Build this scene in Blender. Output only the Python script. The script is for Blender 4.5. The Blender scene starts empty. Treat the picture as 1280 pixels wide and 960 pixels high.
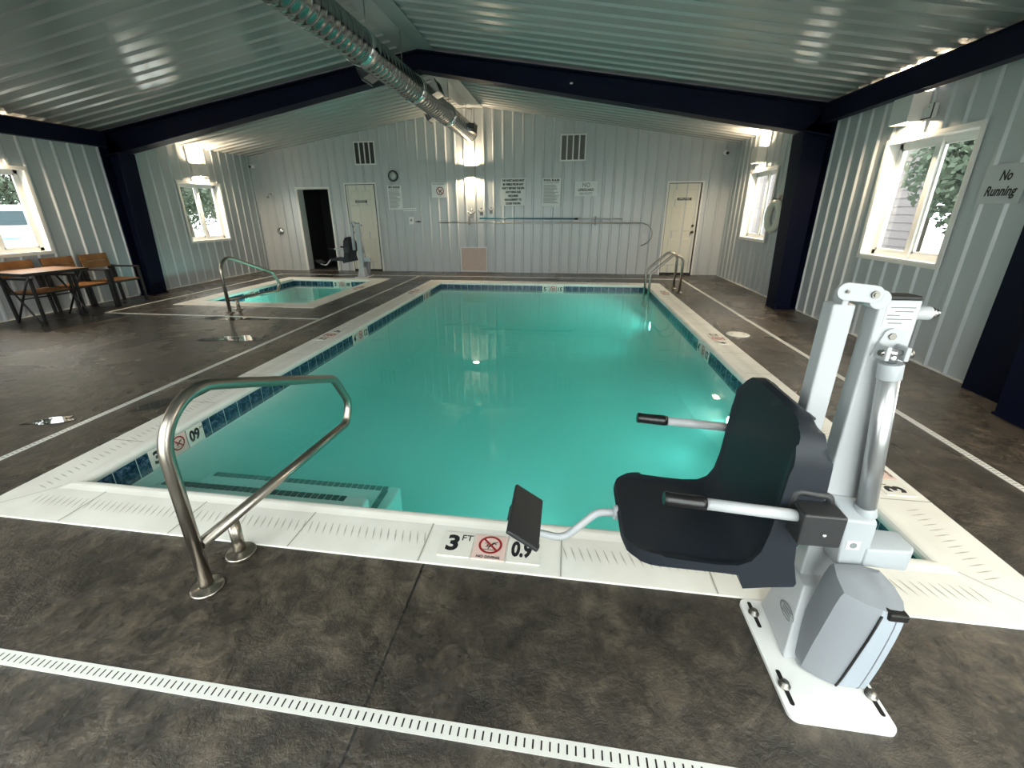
import bpy, bmesh, math, random
from mathutils import Vector, Matrix
random.seed(7)
PI = math.pi
S = bpy.context.scene
COL = S.collection
# ---------------------------------------------------------------- materials
def mat(name, col, rough=.5, metal=0., spec=.5, bump=None, vary=None, emit=None, estr=0., coat=0.):
    m = bpy.data.materials.new(name); m.use_nodes = True
    nt = m.node_tree; b = nt.nodes['Principled BSDF']
    b.inputs['Base Color'].default_value = (*col, 1); b.inputs['Roughness'].default_value = rough
    b.inputs['Metallic'].default_value = metal; b.inputs['Specular IOR Level'].default_value = spec
    if coat: b.inputs['Coat Weight'].default_value = coat; b.inputs['Coat Roughness'].default_value = .15
    if emit: b.inputs['Emission Color'].default_value = (*emit, 1); b.inputs['Emission Strength'].default_value = estr
    if vary or bump:
        tc = nt.nodes.new('ShaderNodeTexCoord'); nz = nt.nodes.new('ShaderNodeTexNoise')
        nz.inputs['Scale'].default_value = (vary or bump)[0]; nz.inputs['Detail'].default_value = 5
        nt.links.new(tc.outputs['Object'], nz.inputs['Vector'])
        if vary:
            rp = nt.nodes.new('ShaderNodeValToRGB'); c2 = vary[1]
            rp.color_ramp.elements[0].position = .35; rp.color_ramp.elements[1].position = .68
            rp.color_ramp.elements[0].color = (*col, 1); rp.color_ramp.elements[1].color = (*c2, 1)
            nt.links.new(nz.outputs['Fac'], rp.inputs['Fac']); nt.links.new(rp.outputs['Color'], b.inputs['Base Color'])
        if bump:
            bp = nt.nodes.new('ShaderNodeBump'); bp.inputs['Strength'].default_value = bump[1]; bp.inputs['Distance'].default_value = .01
            nt.links.new(nz.outputs['Fac'], bp.inputs['Height']); nt.links.new(bp.outputs['Normal'], b.inputs['Normal'])
    return m
M = {}
M['panel'] = mat('white_wall_panel', (.50, .525, .535), .26, spec=.5)
M['ceil'] = mat('white_roof_panel', (.34, .35, .345), .16, spec=.8)
M['trim'] = mat('white_trim', (.72, .72, .69), .4)
M['navy'] = mat('navy_paint', (.003, .005, .018), .5, spec=.12)
M['coping'] = mat('cream_coping', (.80, .78, .72), .5, vary=(5, (.87, .855, .80)), bump=(60, .1))
M['groove'] = mat('coping_groove', (.50, .48, .42), .7)
M['seam'] = mat('coping_seam', (.40, .38, .33), .8)
M['plaster'] = mat('pool_plaster', (.55, .70, .665), .7)
M['steel'] = mat('brushed_steel', (.38, .345, .30), .28, 1.)
M['chrome'] = mat('chrome', (.7, .7, .7), .12, 1.)
M['galv'] = mat('galvanised_duct', (.33, .335, .33), .22, 1., bump=(14, .05))
M['liftwhite'] = mat('lift_white_powder_coat', (.44, .455, .475), .28, spec=.4)
M['plate'] = mat('white_base_plate', (.82, .82, .80), .35)
M['silver'] = mat('anodised_actuator', (.55, .56, .57), .3, .8)
M['bluegrey'] = mat('housing_plastic', (.40, .425, .45), .35)
M['seat'] = mat('black_moulded_plastic', (.011, .015, .022), .5, spec=.35, bump=(220, .06))
M['padplastic'] = mat('charcoal_plastic', (.022, .023, .025), .5, bump=(220, .1))
M['grip'] = mat('black_rubber_grip', (.006, .006, .007), .3)
M['fabric'] = mat('grey_cover_fabric', (.23, .245, .27), .8, bump=(9, .5))
M['fabric2'] = mat('pale_grey_cover_fabric', (.33, .37, .42), .8, bump=(9, .5))
M['black'] = mat('black', (.006, .006, .006), .5)
M['dark'] = mat('dark_metal', (.012, .012, .013), .45)
M['bolt'] = mat('bolt_steel', (.25, .24, .22), .4, 1.)
M['paper'] = mat('sign_white', (.74, .76, .75), .5)
M['ink'] = mat('sign_ink', (.012, .013, .014), .6)
M['greyink'] = mat('faded_ink', (.20, .22, .23), .6)
M['red'] = mat('sign_red', (.32, .015, .015), .5)
M['pink'] = mat('marker_pink', (.78, .58, .52), .5)
M['marker'] = mat('marker_tile', (.80, .78, .71), .4)
M['door'] = mat('cream_door', (.66, .63, .53), .45)
M['brass'] = mat('brass', (.20, .15, .08), .3, 1.)
M['teak'] = mat('slatted_teak', (.19, .08, .022), .45, vary=(6, (.30, .14, .045)))
M['hatch'] = mat('pinkish_access_panel', (.52, .40, .34), .6, vary=(30, (.58, .46, .40)))
M['bluepole'] = mat('teal_pole', (.02, .16, .22), .35)
M['alupole'] = mat('aluminium_pole', (.5, .5, .48), .35, .9)
M['louvre'] = mat('dark_louvre', (.05, .05, .05), .6)
M['greylouvre'] = mat('grey_louvre', (.19, .18, .17), .6)
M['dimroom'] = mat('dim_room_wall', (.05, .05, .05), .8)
M['vinyl'] = mat('white_vinyl', (.80, .80, .78), .35)
M['sconce'] = mat('sconce_grey', (.42, .42, .40), .5)
M['sconcewhite'] = mat('sconce_white', (.66, .66, .64), .45)
M['lampglow'] = mat('lamp_lens', (1, .9, .75), .5, emit=(1., .80, .55), estr=12)
M['poollens'] = mat('pool_lens', (.8, 1, .95), .4, emit=(.6, 1, .9), estr=12)
M['ring'] = mat('ring_buoy', (.85, .82, .70), .55)
M['lid'] = mat('skimmer_lid', (.80, .77, .70), .5)
M['gravel'] = mat('pale_gravel', (.42, .42, .40), .9, vary=(3, (.55, .55, .52)))
M['bark'] = mat('bark', (.05, .04, .03), .9)
M['leaf'] = mat('leaf', (.035, .058, .034), .6, vary=(2, (.085, .115, .075)))
M['vanwhite'] = mat('van_white', (.42, .43, .44), .25)
M['vanglass'] = mat('van_glass', (.03, .05, .06), .1)
M['tail'] = mat('tail_light', (.35, .03, .02), .3)
M['tyre'] = mat('tyre', (.02, .02, .02), .8)
M['siding'] = mat('pink_siding', (.11, .095, .10), .7)
M['bluebin'] = mat('blue_plastic', (.30, .46, .56), .5)

def floor_material():
    m = bpy.data.materials.new('stamped_concrete'); m.use_nodes = True
    nt = m.node_tree; b = nt.nodes['Principled BSDF']; L = nt.links
    tc = nt.nodes.new('ShaderNodeTexCoord')
    def noise(sc, det, dist=0, rough=.6):
        n = nt.nodes.new('ShaderNodeTexNoise'); n.inputs['Scale'].default_value = sc; n.inputs['Detail'].default_value = det
        n.inputs['Distortion'].default_value = dist; n.inputs['Roughness'].default_value = rough
        L.new(tc.outputs['Object'], n.inputs['Vector']); return n
    a = noise(1.5, 6, .5); c = noise(10, 10, .35, .66); f = noise(46, 7, .3, .72)
    def mth(op, x, y):
        n = nt.nodes.new('ShaderNodeMath'); n.operation = op
        for i, v in enumerate((x, y)):
            if isinstance(v, (int, float)): n.inputs[i].default_value = v
            else: L.new(v, n.inputs[i])
        return n.outputs[0]
    mix = mth('ADD', mth('MULTIPLY', a.outputs['Fac'], .30), mth('ADD', mth('MULTIPLY', c.outputs['Fac'], .48), mth('MULTIPLY', f.outputs['Fac'], .22)))
    rp = nt.nodes.new('ShaderNodeValToRGB'); e = rp.color_ramp.elements
    e[0].position = .40; e[0].color = (.009, .0068, .0048, 1); e[1].position = .62; e[1].color = (.125, .100, .073, 1)
    k = e.new(.5); k.color = (.039, .031, .0235, 1)
    L.new(mix, rp.inputs['Fac'])
    # control joints
    sep = nt.nodes.new('ShaderNodeSeparateXYZ'); L.new(tc.outputs['Object'], sep.inputs[0])
    def line(out, v, w):
        return mth('LESS_THAN', mth('ABSOLUTE', mth('SUBTRACT', out, v), 0), w)
    jx = line(sep.outputs[0], 2.125, .0045)
    jm = mth('MULTIPLY', jx, mth('LESS_THAN', sep.outputs[1], -.3))
    jy = mth('MULTIPLY', line(sep.outputs[1], 1.2, .004), mth('LESS_THAN', sep.outputs[0], -.3))
    j = mth('MAXIMUM', jm, jy)
    mx = nt.nodes.new('ShaderNodeMix'); mx.data_type = 'RGBA'
    L.new(j, mx.inputs['Factor']); L.new(rp.outputs['Color'], mx.inputs['A']); mx.inputs['B'].default_value = (.004, .003, .003, 1)
    L.new(mx.outputs['Result'], b.inputs['Base Color'])
    wet = noise(.9, 4, .8)
    mr = nt.nodes.new('ShaderNodeMapRange'); L.new(wet.outputs['Fac'], mr.inputs['Value'])
    mr.inputs['From Min'].default_value = .42; mr.inputs['From Max'].default_value = .58
    mr.inputs['To Min'].default_value = .2; mr.inputs['To Max'].default_value = .36
    L.new(mr.outputs['Result'], b.inputs['Roughness'])
    b.inputs['Specular IOR Level'].default_value = .75
    bp = nt.nodes.new('ShaderNodeBump'); bp.inputs['Strength'].default_value = .8; bp.inputs['Distance'].default_value = .035
    L.new(mix, bp.inputs['Height']); L.new(bp.outputs['Normal'], b.inputs['Normal'])
    return m
M['floor'] = floor_material()

def tile_material():
    m = bpy.data.materials.new('blue_waterline_tile'); m.use_nodes = True
    nt = m.node_tree; b = nt.nodes['Principled BSDF']; L = nt.links
    tc = nt.nodes.new('ShaderNodeTexCoord'); n = nt.nodes.new('ShaderNodeTexNoise')
    n.inputs['Scale'].default_value = 26; n.inputs['Detail'].default_value = 7; n.inputs['Distortion'].default_value = 1.2
    L.new(tc.outputs['Object'], n.inputs['Vector'])
    rp = nt.nodes.new('ShaderNodeValToRGB'); e = rp.color_ramp.elements
    e[0].position = .36; e[0].color = (.006, .02, .045, 1); e[1].position = .66; e[1].color = (.09, .16, .24, 1)
    k = e.new(.5); k.color = (.018, .055, .105, 1)
    L.new(n.outputs['Fac'], rp.inputs['Fac']); L.new(rp.outputs['Color'], b.inputs['Base Color'])
    b.inputs['Roughness'].default_value = .2
    return m
M['tile'] = tile_material()
M['tilenose'] = mat('dark_nosing_tile', (.003, .014, .018), .3)

def two_sided_fresnel(nt, ior):
    L = nt.links; fr = nt.nodes.new('ShaderNodeFresnel'); g = nt.nodes.new('ShaderNodeNewGeometry'); mr = nt.nodes.new('ShaderNodeMapRange')
    L.new(g.outputs['Backfacing'], mr.inputs['Value']); mr.inputs['To Min'].default_value = ior; mr.inputs['To Max'].default_value = 1/ior
    L.new(mr.outputs['Result'], fr.inputs['IOR']); return fr
def water_material(name, absorb, dens, scat):
    m = bpy.data.materials.new(name); m.use_nodes = True
    nt = m.node_tree; nt.nodes.clear(); L = nt.links
    out = nt.nodes.new('ShaderNodeOutputMaterial'); mix = nt.nodes.new('ShaderNodeMixShader')
    tr = nt.nodes.new('ShaderNodeBsdfTransparent'); gl = nt.nodes.new('ShaderNodeBsdfGlossy'); gl.inputs['Roughness'].default_value = .015
    fr = two_sided_fresnel(nt, 1.33)
    tc = nt.nodes.new('ShaderNodeTexCoord'); n = nt.nodes.new('ShaderNodeTexNoise')
    mp = nt.nodes.new('ShaderNodeMapping'); mp.inputs['Scale'].default_value = (1, 1.5, 1)
    L.new(tc.outputs['Object'], mp.inputs['Vector']); L.new(mp.outputs['Vector'], n.inputs['Vector'])
    n.inputs['Scale'].default_value = 2.4; n.inputs['Detail'].default_value = 2
    bp = nt.nodes.new('ShaderNodeBump'); bp.inputs['Strength'].default_value = .02; bp.inputs['Distance'].default_value = .03
    L.new(n.outputs['Fac'], bp.inputs['Height'])
    for s in (gl, fr): L.new(bp.outputs['Normal'], s.inputs['Normal'])
    L.new(fr.outputs[0], mix.inputs[0]); L.new(tr.outputs[0], mix.inputs[1]); L.new(gl.outputs[0], mix.inputs[2])
    L.new(mix.outputs[0], out.inputs['Surface'])
    va = nt.nodes.new('ShaderNodeVolumeAbsorption'); va.inputs['Color'].default_value = (*absorb, 1); va.inputs['Density'].default_value = dens
    vs = nt.nodes.new('ShaderNodeVolumeScatter'); vs.inputs['Color'].default_value = (.55, 1, .95, 1); vs.inputs['Density'].default_value = scat; vs.inputs['Anisotropy'].default_value = .2
    ad = nt.nodes.new('ShaderNodeAddShader'); L.new(va.outputs[0], ad.inputs[0]); L.new(vs.outputs[0], ad.inputs[1])
    L.new(ad.outputs[0], out.inputs['Volume'])
    return m
M['water'] = water_material('pool_water_surface', (0.0, .955, .915), .60, .45)
M['spawater'] = water_material('spa_water_surface', (0.2, .92, .88), .6, .05)

def glass_material():
    m = bpy.data.materials.new('window_glass'); m.use_nodes = True
    nt = m.node_tree; nt.nodes.clear(); L = nt.links
    out = nt.nodes.new('ShaderNodeOutputMaterial'); mix = nt.nodes.new('ShaderNodeMixShader')
    tr = nt.nodes.new('ShaderNodeBsdfTransparent'); tr.inputs['Color'].default_value = (.93, .96, .95, 1)
    gl = nt.nodes.new('ShaderNodeBsdfGlossy'); gl.inputs['Roughness'].default_value = .02
    fr = two_sided_fresnel(nt, 1.45)
    L.new(fr.outputs[0], mix.inputs[0]); L.new(tr.outputs[0], mix.inputs[1]); L.new(gl.outputs[0], mix.inputs[2])
    L.new(mix.outputs[0], out.inputs['Surface'])
    return m
M['glass'] = glass_material()
# ---------------------------------------------------------------- mesh builder
class MB:
    def __init__(s): s.bm = bmesh.new(); s.mi = 0
    def face(s, pts, smooth=False):
        try:
            f = s.bm.faces.new([s.bm.verts.new(p) for p in pts]); f.material_index = s.mi; f.smooth = smooth
        except ValueError: pass
        return s
    def add(s, t, smooth=False):
        for f in t.faces: f.material_index = s.mi; f.smooth = smooth
        me = bpy.data.meshes.new('tmp'); t.to_mesh(me); t.free(); s.bm.from_mesh(me); bpy.data.meshes.remove(me)
        return s
    def box(s, x0, x1, y0, y1, z0, z1, bev=0, mtx=None, seg=2):
        t = bmesh.new(); bmesh.ops.create_cube(t, size=1)
        for v in t.verts:
            v.co = Vector(((x0+x1)/2+v.co.x*(x1-x0), (y0+y1)/2+v.co.y*(y1-y0), (z0+z1)/2+v.co.z*(z1-z0)))
        if bev: bmesh.ops.bevel(t, geom=t.edges[:], offset=bev, segments=seg, profile=.5, affect='EDGES')
        if mtx: bmesh.ops.transform(t, matrix=mtx, verts=t.verts)
        return s.add(t)
    def hull(s, bot, top, bev=0):                      # loft between two equal polygons, capped
        t = bmesh.new(); a = [t.verts.new(p) for p in bot]; b = [t.verts.new(p) for p in top]; n = len(a)
        t.faces.new(a[::-1]); t.faces.new(b)
        for i in range(n): t.faces.new((a[i], a[(i+1) % n], b[(i+1) % n], b[i]))
        bmesh.ops.recalc_face_normals(t, faces=t.faces)
        if bev: bmesh.ops.bevel(t, geom=t.edges[:], offset=bev, segments=3, profile=.5, affect='EDGES')
        return s.add(t)
    def cyl(s, p0, p1, r, r2=None, seg=20, bev=0):
        p0, p1 = Vector(p0), Vector(p1); d = p1-p0; r2 = r if r2 is None else r2
        q = Vector((0, 0, 1)).rotation_difference(d.normalized()).to_matrix()
        A = [p0+q @ Vector((r*math.cos(2*PI*i/seg), r*math.sin(2*PI*i/seg), 0)) for i in range(seg)]
        B = [p1+q @ Vector((r2*math.cos(2*PI*i/seg), r2*math.sin(2*PI*i/seg), 0)) for i in range(seg)]
        t = bmesh.new(); a = [t.verts.new(p) for p in A]; b = [t.verts.new(p) for p in B]
        for i in range(seg): t.faces.new((a[i], a[(i+1) % seg], b[(i+1) % seg], b[i]))
        for f in t.faces: f.smooth = True
        c1 = t.faces.new(a[::-1]); c2 = t.faces.new(b)
        if bev:
            es = [e for e in t.edges if any(l.face in (c1, c2) for l in e.link_loops)]
            bmesh.ops.bevel(t, geom=es, offset=bev, segments=2, profile=.5, affect='EDGES')
        sm = {f.index: f.smooth for f in t.faces}
        for f in t.faces: f.material_index = s.mi
        me = bpy.data.meshes.new('tmp'); t.to_mesh(me); t.free(); s.bm.from_mesh(me); bpy.data.meshes.remove(me)
        return s
    def tube(s, pts, r, seg=14, cap=True):
        pts = [Vector(p) for p in pts]; n = len(pts); rings = []
        T = [(pts[min(i+1, n-1)]-pts[max(i-1, 0)]).normalized() for i in range(n)]
        u = T[0].orthogonal().normalized()
        for i in range(n):
            if i: u = (T[i-1].rotation_difference(T[i]) @ u)
            u = (u-T[i]*u.dot(T[i])).normalized(); w = T[i].cross(u)
            rr = r[i] if isinstance(r, (list, tuple)) else r
            rings.append([s.bm.verts.new(pts[i]+(u*math.cos(2*PI*k/seg)+w*math.sin(2*PI*k/seg))*rr) for k in range(seg)])
        for i in range(n-1):
            for k in range(seg):
                f = s.bm.faces.new((rings[i][k], rings[i][(k+1) % seg], rings[i+1][(k+1) % seg], rings[i+1][k])); f.smooth = True; f.material_index = s.mi
        if cap:
            for q in (rings[0][::-1], rings[-1]):
                f = s.bm.faces.new(q); f.material_index = s.mi
        return s
    def lathe(s, prof, c=(0, 0, 0), axis='z', seg=28, cap=True):
        c = Vector(c); rings = []
        for r, h in prof:
            ring = []
            for k in range(seg):
                a = 2*PI*k/seg; x, y = r*math.cos(a), r*math.sin(a)
                p = {'z': (x, y, h), 'y': (x, h, y), 'x': (h, x, y)}[axis]
                ring.append(s.bm.verts.new(c+Vector(p)))
            rings.append(ring)
        for i in range(len(rings)-1):
            for k in range(seg):
                f = s.bm.faces.new((rings[i][k], rings[i][(k+1) % seg], rings[i+1][(k+1) % seg], rings[i+1][k])); f.smooth = True; f.material_index = s.mi
        for q in (rings[0][::-1], rings[-1]) if cap else ():
            try: f = s.bm.faces.new(q); f.material_index = s.mi
            except ValueError: pass
        return s
    def build(s, name, mats, parent=None, smooth_angle=None, label=None):
        bmesh.ops.recalc_face_normals(s.bm, faces=s.bm.faces) if len(s.bm.faces) < 60000 else None
        me = bpy.data.meshes.new(name); s.bm.to_mesh(me); s.bm.free()
        for m in (mats if isinstance(mats, (list, tuple)) else [mats]): me.materials.append(m)
        if smooth_angle is not None:
            for p in me.polygons: p.use_smooth = True
            me.set_sharp_from_angle(angle=math.radians(smooth_angle))
        o = bpy.data.objects.new(name, me); COL.objects.link(o)
        if parent: o.parent = parent
        if label: o['label'] = label
        return o
def fillet(pts, r, n=7):
    pts = [Vector(p) for p in pts]; out = [pts[0]]
    for i in range(1, len(pts)-1):
        a, b, c = pts[i-1], pts[i], pts[i+1]; u = (a-b).normalized(); v = (c-b).normalized()
        th = u.angle(v); rr = r[i-1] if isinstance(r, (list, tuple)) else r
        d = min(rr/math.tan(th/2), (a-b).length*.49, (c-b).length*.49); rr = d*math.tan(th/2)
        cen = b+(u+v).normalized()*(rr/math.sin(th/2)); p0, p1 = b+u*d, b+v*d
        e0, e1 = p0-cen, p1-cen; ang = e0.angle(e1)
        for k in range(n+1):
            t = k/n; out.append(cen+(e0*math.sin((1-t)*ang)+e1*math.sin(t*ang))/math.sin(ang))
    out.append(pts[-1]); return out
def thing(name, label, cat, loc=(0, 0, 0), group=None):
    o = bpy.data.objects.new(name, None); o.empty_display_size = .1; COL.objects.link(o); o.location = loc
    o['label'] = label; o['category'] = cat
    if group: o['group'] = group
    return o
def tag(o, label, cat, group=None, kind=None):
    o['label'] = label; o['category'] = cat
    if group: o['group'] = group
    if kind: o['kind'] = kind
    return o
def struct(o, label=None, cat=None):
    o['kind'] = 'structure'
    if label: o['label'] = label
    if cat: o['category'] = cat
    return o
def root(name, label=None, cat=None):
    o = bpy.data.objects.new(name, None); COL.objects.link(o); return struct(o, label, cat)
def origin(o, p):                                        # put the origin of a single-mesh thing at its base
    p = Vector(p); o.data.transform(Matrix.Translation(-p)); o.location = p; return o
DG = []
def text_mesh(body, size, align='CENTER', bold=0., shear=0., spacing=1., width=None):
    cu = bpy.data.curves.new('txt', 'FONT'); cu.body = body; cu.size = size; cu.align_x = align; cu.align_y = 'CENTER'
    cu.offset = bold; cu.shear = shear; cu.space_line = spacing; cu.resolution_u = 3; cu.extrude = .0004
    o = bpy.data.objects.new('txt', cu); COL.objects.link(o)
    bpy.context.view_layer.update()
    me = bpy.data.meshes.new_from_object(o.evaluated_get(bpy.context.evaluated_depsgraph_get()))
    bpy.data.objects.remove(o); bpy.data.curves.remove(cu)
    if width:
        xs = [v.co.x for v in me.vertices]; k = width/(max(xs)-min(xs))
        for v in me.vertices: v.co.x *= k
    return me
def basis(right, up, loc):
    r, u = Vector(right).normalized(), Vector(up).normalized(); n = r.cross(u)
    m = Matrix((r, u, n)).transposed().to_4x4(); m.translation = Vector(loc); return m
def put_text(name, body, size, right, up, loc, m, parent=None, **k):
    me = text_mesh(body, size, **k); me.transform(basis(right, up, loc)); me.materials.clear(); me.materials.append(m); me.name = name
    o = bpy.data.objects.new(name, me); COL.objects.link(o)
    if parent: o.parent = parent
    return o

# ---------------------------------------------------------------- dimensions
XR, LY, CW = 4.298, 7.292, .314                # pool, coping width
W, RW, LW, FW = 9.002, 6.164, -5.264, -2.15       # walls
EH, RX, RZ = 2.762, .45, 3.665                  # eave height, ridge
def roof(x): return RZ-(RZ-EH)/(RX-LW)*(RX-x) if x < RX else RZ-(RZ-EH)/(RW-RX)*(x-RX)
SX0, SX1, SY0, SY1 = -3.85, -1.31, 4.52, 7.73      # spa outer
WZ = -.095

# ---------------------------------------------------------------- floor with two basins cut out
mb = MB()
xs = [LW-.1, SX0, SX1, -CW, XR+CW, RW+.1]; ys = [FW-.1, -CW, SY0, LY+CW, SY1, W+.15]
for i in range(5):
    for j in range(5):
        cx, cy = (xs[i]+xs[i+1])/2, (ys[j]+ys[j+1])/2
        if -CW < cx < XR+CW and -CW < cy < LY+CW: continue
        if SX0 < cx < SX1 and SY0 < cy < SY1: continue
        mb.face([(xs[i], ys[j], 0), (xs[i+1], ys[j], 0), (xs[i+1], ys[j+1], 0), (xs[i], ys[j+1], 0)])
struct(mb.build('floor', M['floor']), 'dark brown stamped concrete pool deck', 'floor')

# ---------------------------------------------------------------- walls
PITCH = .2286
def panel_wall(name, axis, at, inward, s0, s1, top, openings, mats=None, z0=0.):
    """ribbed steel wall: axis 'x' runs along x at y=at, axis 'y' runs along y at x=at"""
    pts = []
    k = math.floor(s0/PITCH)-1
    while k*PITCH < s1+PITCH:
        c = k*PITCH
        for d, h in ((-.032, 0), (-.013, .019), (.013, .019), (.032, 0)):
            pts.append((c+d, h))
        k += 1
    pts.sort()
    def H(s):
        for a, b in zip(pts, pts[1:]):
            if a[0] <= s <= b[0]: return a[1]+(b[1]-a[1])*(s-a[0])/max(1e-9, b[0]-a[0])
        return 0
    br = {s0, s1} | {p[0] for p in pts if s0 < p[0] < s1}
    for o in openings: br |= {o[0], o[1]}
    if top is roof: br.add(RX)
    br = sorted(br); mb = MB()
    def P(s, z):
        d = at+inward*(H(s))
        return (s, d, z) if axis == 'x' else (d, s, z)
    for a, b in zip(br, br[1:]):
        if b-a < 1e-6: continue
        c = (a+b)/2; za = top(a) if callable(top) else top; zb = top(b) if callable(top) else top
        cuts = sorted((o[2], o[3]) for o in openings if o[0] < c < o[1])
        lo = z0
        for q0, q1 in cuts:
            if q0 > lo: mb.face([P(a, lo), P(b, lo), P(b, q0), P(a, q0)])
            lo = q1
        mb.face([P(a, lo), P(b, lo), P(b, zb), P(a, za)])
    return struct(mb.build(name, mats or M['panel']))
WIN_L = [(6.69, 7.79, .87, 2.05), (2.98, 4.055, .90, 2.07), (-.75, .35, .90, 2.07)]
WIN_R = [(2.95, 4.10, .927, 2.11), (6.78, 7.935, .915, 2.11), (-.70, .40, .92, 2.10)]
DO = (-4.10, -3.255, -.01, 2.0)                  # the open doorway
panel_wall('wall_back', 'x', W, -1, LW, RW, roof, [DO])
panel_wall('wall_left', 'y', LW, 1, FW, W, EH+.02, [(a, b, c, d) for a, b, c, d in WIN_L])
panel_wall('wall_right', 'y', RW, -1, FW, W, EH+.02, [(a, b, c, d) for a, b, c, d in WIN_R])
WIN_F = [(-1.2, 2.1, .12, 2.35), (2.9, 5.9, .12, 2.5), (-4.6, -2.4, .8, 2.3)]
panel_wall('wall_front', 'x', FW, 1, LW, RW, roof, WIN_F)

# base trim and corner/eave trims
for nm, bx in (('baseboard_back', (LW, DO[0]-.03, W-.022, W, 0, .012)), ('baseboard_left', (LW, LW+.022, 0, W, 0, .012)), ('baseboard_right', (RW-.022, RW, 0, W, 0, .012))):
    struct(MB().box(*bx).build(nm, M['trim']))

# ---------------------------------------------------------------- ceiling: ribs run up the slope
def roof_sheet(xa, xb):
    mb = MB(); y = FW-.1; prof = []
    while y < W+.1:
        prof += [(y, 0), (y+.055, 0), (y+.075, .020), (y+.098, .020), (y+.118, 0)]; y += PITCH
    prof.append((y, 0))
    for (a, h), (b, g) in zip(prof, prof[1:]):
        b2 = min(b, W+.05)
        if a >= b2: break
        mb.face([(xa, a, roof(xa)-h), (xb, a, roof(xb)-h), (xb, b2, roof(xb)-g), (xa, b2, roof(xa)-g)])
    return mb
c = roof_sheet(LW-.05, RX)
t = roof_sheet(RX, RW+.05); me = bpy.data.meshes.new('t'); t.bm.to_mesh(me); c.bm.from_mesh(me)
struct(c.build('ceiling', M['ceil']), 'white ribbed metal ceiling', 'ceiling')
mb = MB()
for sg in (-1, 1):
    x1 = RX+sg*.24
    mb.hull([(RX, FW, RZ-.035), (x1, FW, roof(x1)-.022), (x1, FW, roof(x1)-.026), (RX, FW, RZ-.041)], [(RX, W-.02, RZ-.035), (x1, W-.02, roof(x1)-.022), (x1, W-.02, roof(x1)-.026), (RX, W-.02, RZ-.041)])
struct(mb.build('trim_1', M['ceil']), 'flat ridge cap under the ceiling peak', 'trim')

# ---------------------------------------------------------------- navy steel frames
def ibeam(mb, P, along, y0, y1, tf=.018):
    """P: list of (outer pt, inner pt) in xz, flanges span y0..y1, thin web in the middle"""
    ym = (y0+y1)/2
    for k in (0, 1):
        for (a, b) in zip(P, P[1:]):
            p, q = a[k], b[k]; n = Vector((-(q[1]-p[1]), q[0]-p[0])).normalized()*tf*(1 if k else -1)
            mb.hull([(p[0], y0, p[1]), (q[0], y0, q[1]), (q[0]+n.x, y0, q[1]+n.y), (p[0]+n.x, y0, p[1]+n.y)],
                    [(p[0], y1, p[1]), (q[0], y1, q[1]), (q[0]+n.x, y1, q[1]+n.y), (p[0]+n.x, y1, p[1]+n.y)])
    for (a, b) in zip(P, P[1:]):
        q = [a[0], b[0], b[1], a[1]]
        mb.hull([(x, ym-.006, z) for x, z in q], [(x, ym+.006, z) for x, z in q])
def steel_frame(y0, y1, label, n, xin_l=-4.98, xin_r=5.87):
    r = root('steel_frame', label, 'steel frame')
    zb = lambda x: 3.372-(3.372-2.35)/(RX-LW)*abs(x-RX)
    g = .034
    for side, xo, xi in ((1, LW+.03, xin_l), (-1, RW-.03, xin_r)):
        mb = MB(); xt = xi+side*.10
        ibeam(mb, [((xo, 0), (xi, 0)), ((xo, roof(xo)-g), (xt, zb(xt)))], 'z', y0, y1)
        mb.box(min(xo, xi)-.02, max(xo, xi)+.02, y0-.02, y1+.02, 0, .018)
        mb.build('column', M['navy'], r)
    mb = MB(); xa, xb = LW+.03, RW-.03
    ibeam(mb, [((xa, roof(xa)-g), (xa, zb(xa))), ((RX, RZ-g-.01), (RX, 3.372)), ((xb, roof(xb)-g), (xb, zb(xb)))], 'x', y0+.03, y1-.03)
    mb.build('rafter', M['navy'], r)
    mb = MB(); mb.box(2.62, 2.66, y0+.024, y0+.031, 3.10, 3.12); mb.build('bolt_cap', M['paper'], r)
    return r
steel_frame(5.25, 5.55, 'navy steel frame spanning the room above the pool middle', 1)
NF = steel_frame(1.32, 1.64, 'navy steel frame whose column shows at the right edge', 2, -5.05, 5.88)
mb = MB(); mb.box(RW-.10, RW-.015, 1.46, 2.19, 0, EH-.02); mb.build('navy_panel', M['navy'], NF)  # navy sheet flat on the right wall, beyond the column
for nm, x0, lab in (('eave_beam', LW+.17, 'navy eave beam along the left wall top'), ('eave_beam', RW-.24, 'navy eave beam along the right wall top')):
    r = MB()
    r.box(x0, x0+.07, 1.65, 5.24, 2.50, 2.72).box(x0-.02, x0+.09, 1.65, 5.24, 2.715, 2.725).box(x0-.02, x0+.09, 1.65, 5.24, 2.495, 2.505)
    struct(r.build(nm, M['navy']), lab, 'beam')

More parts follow.
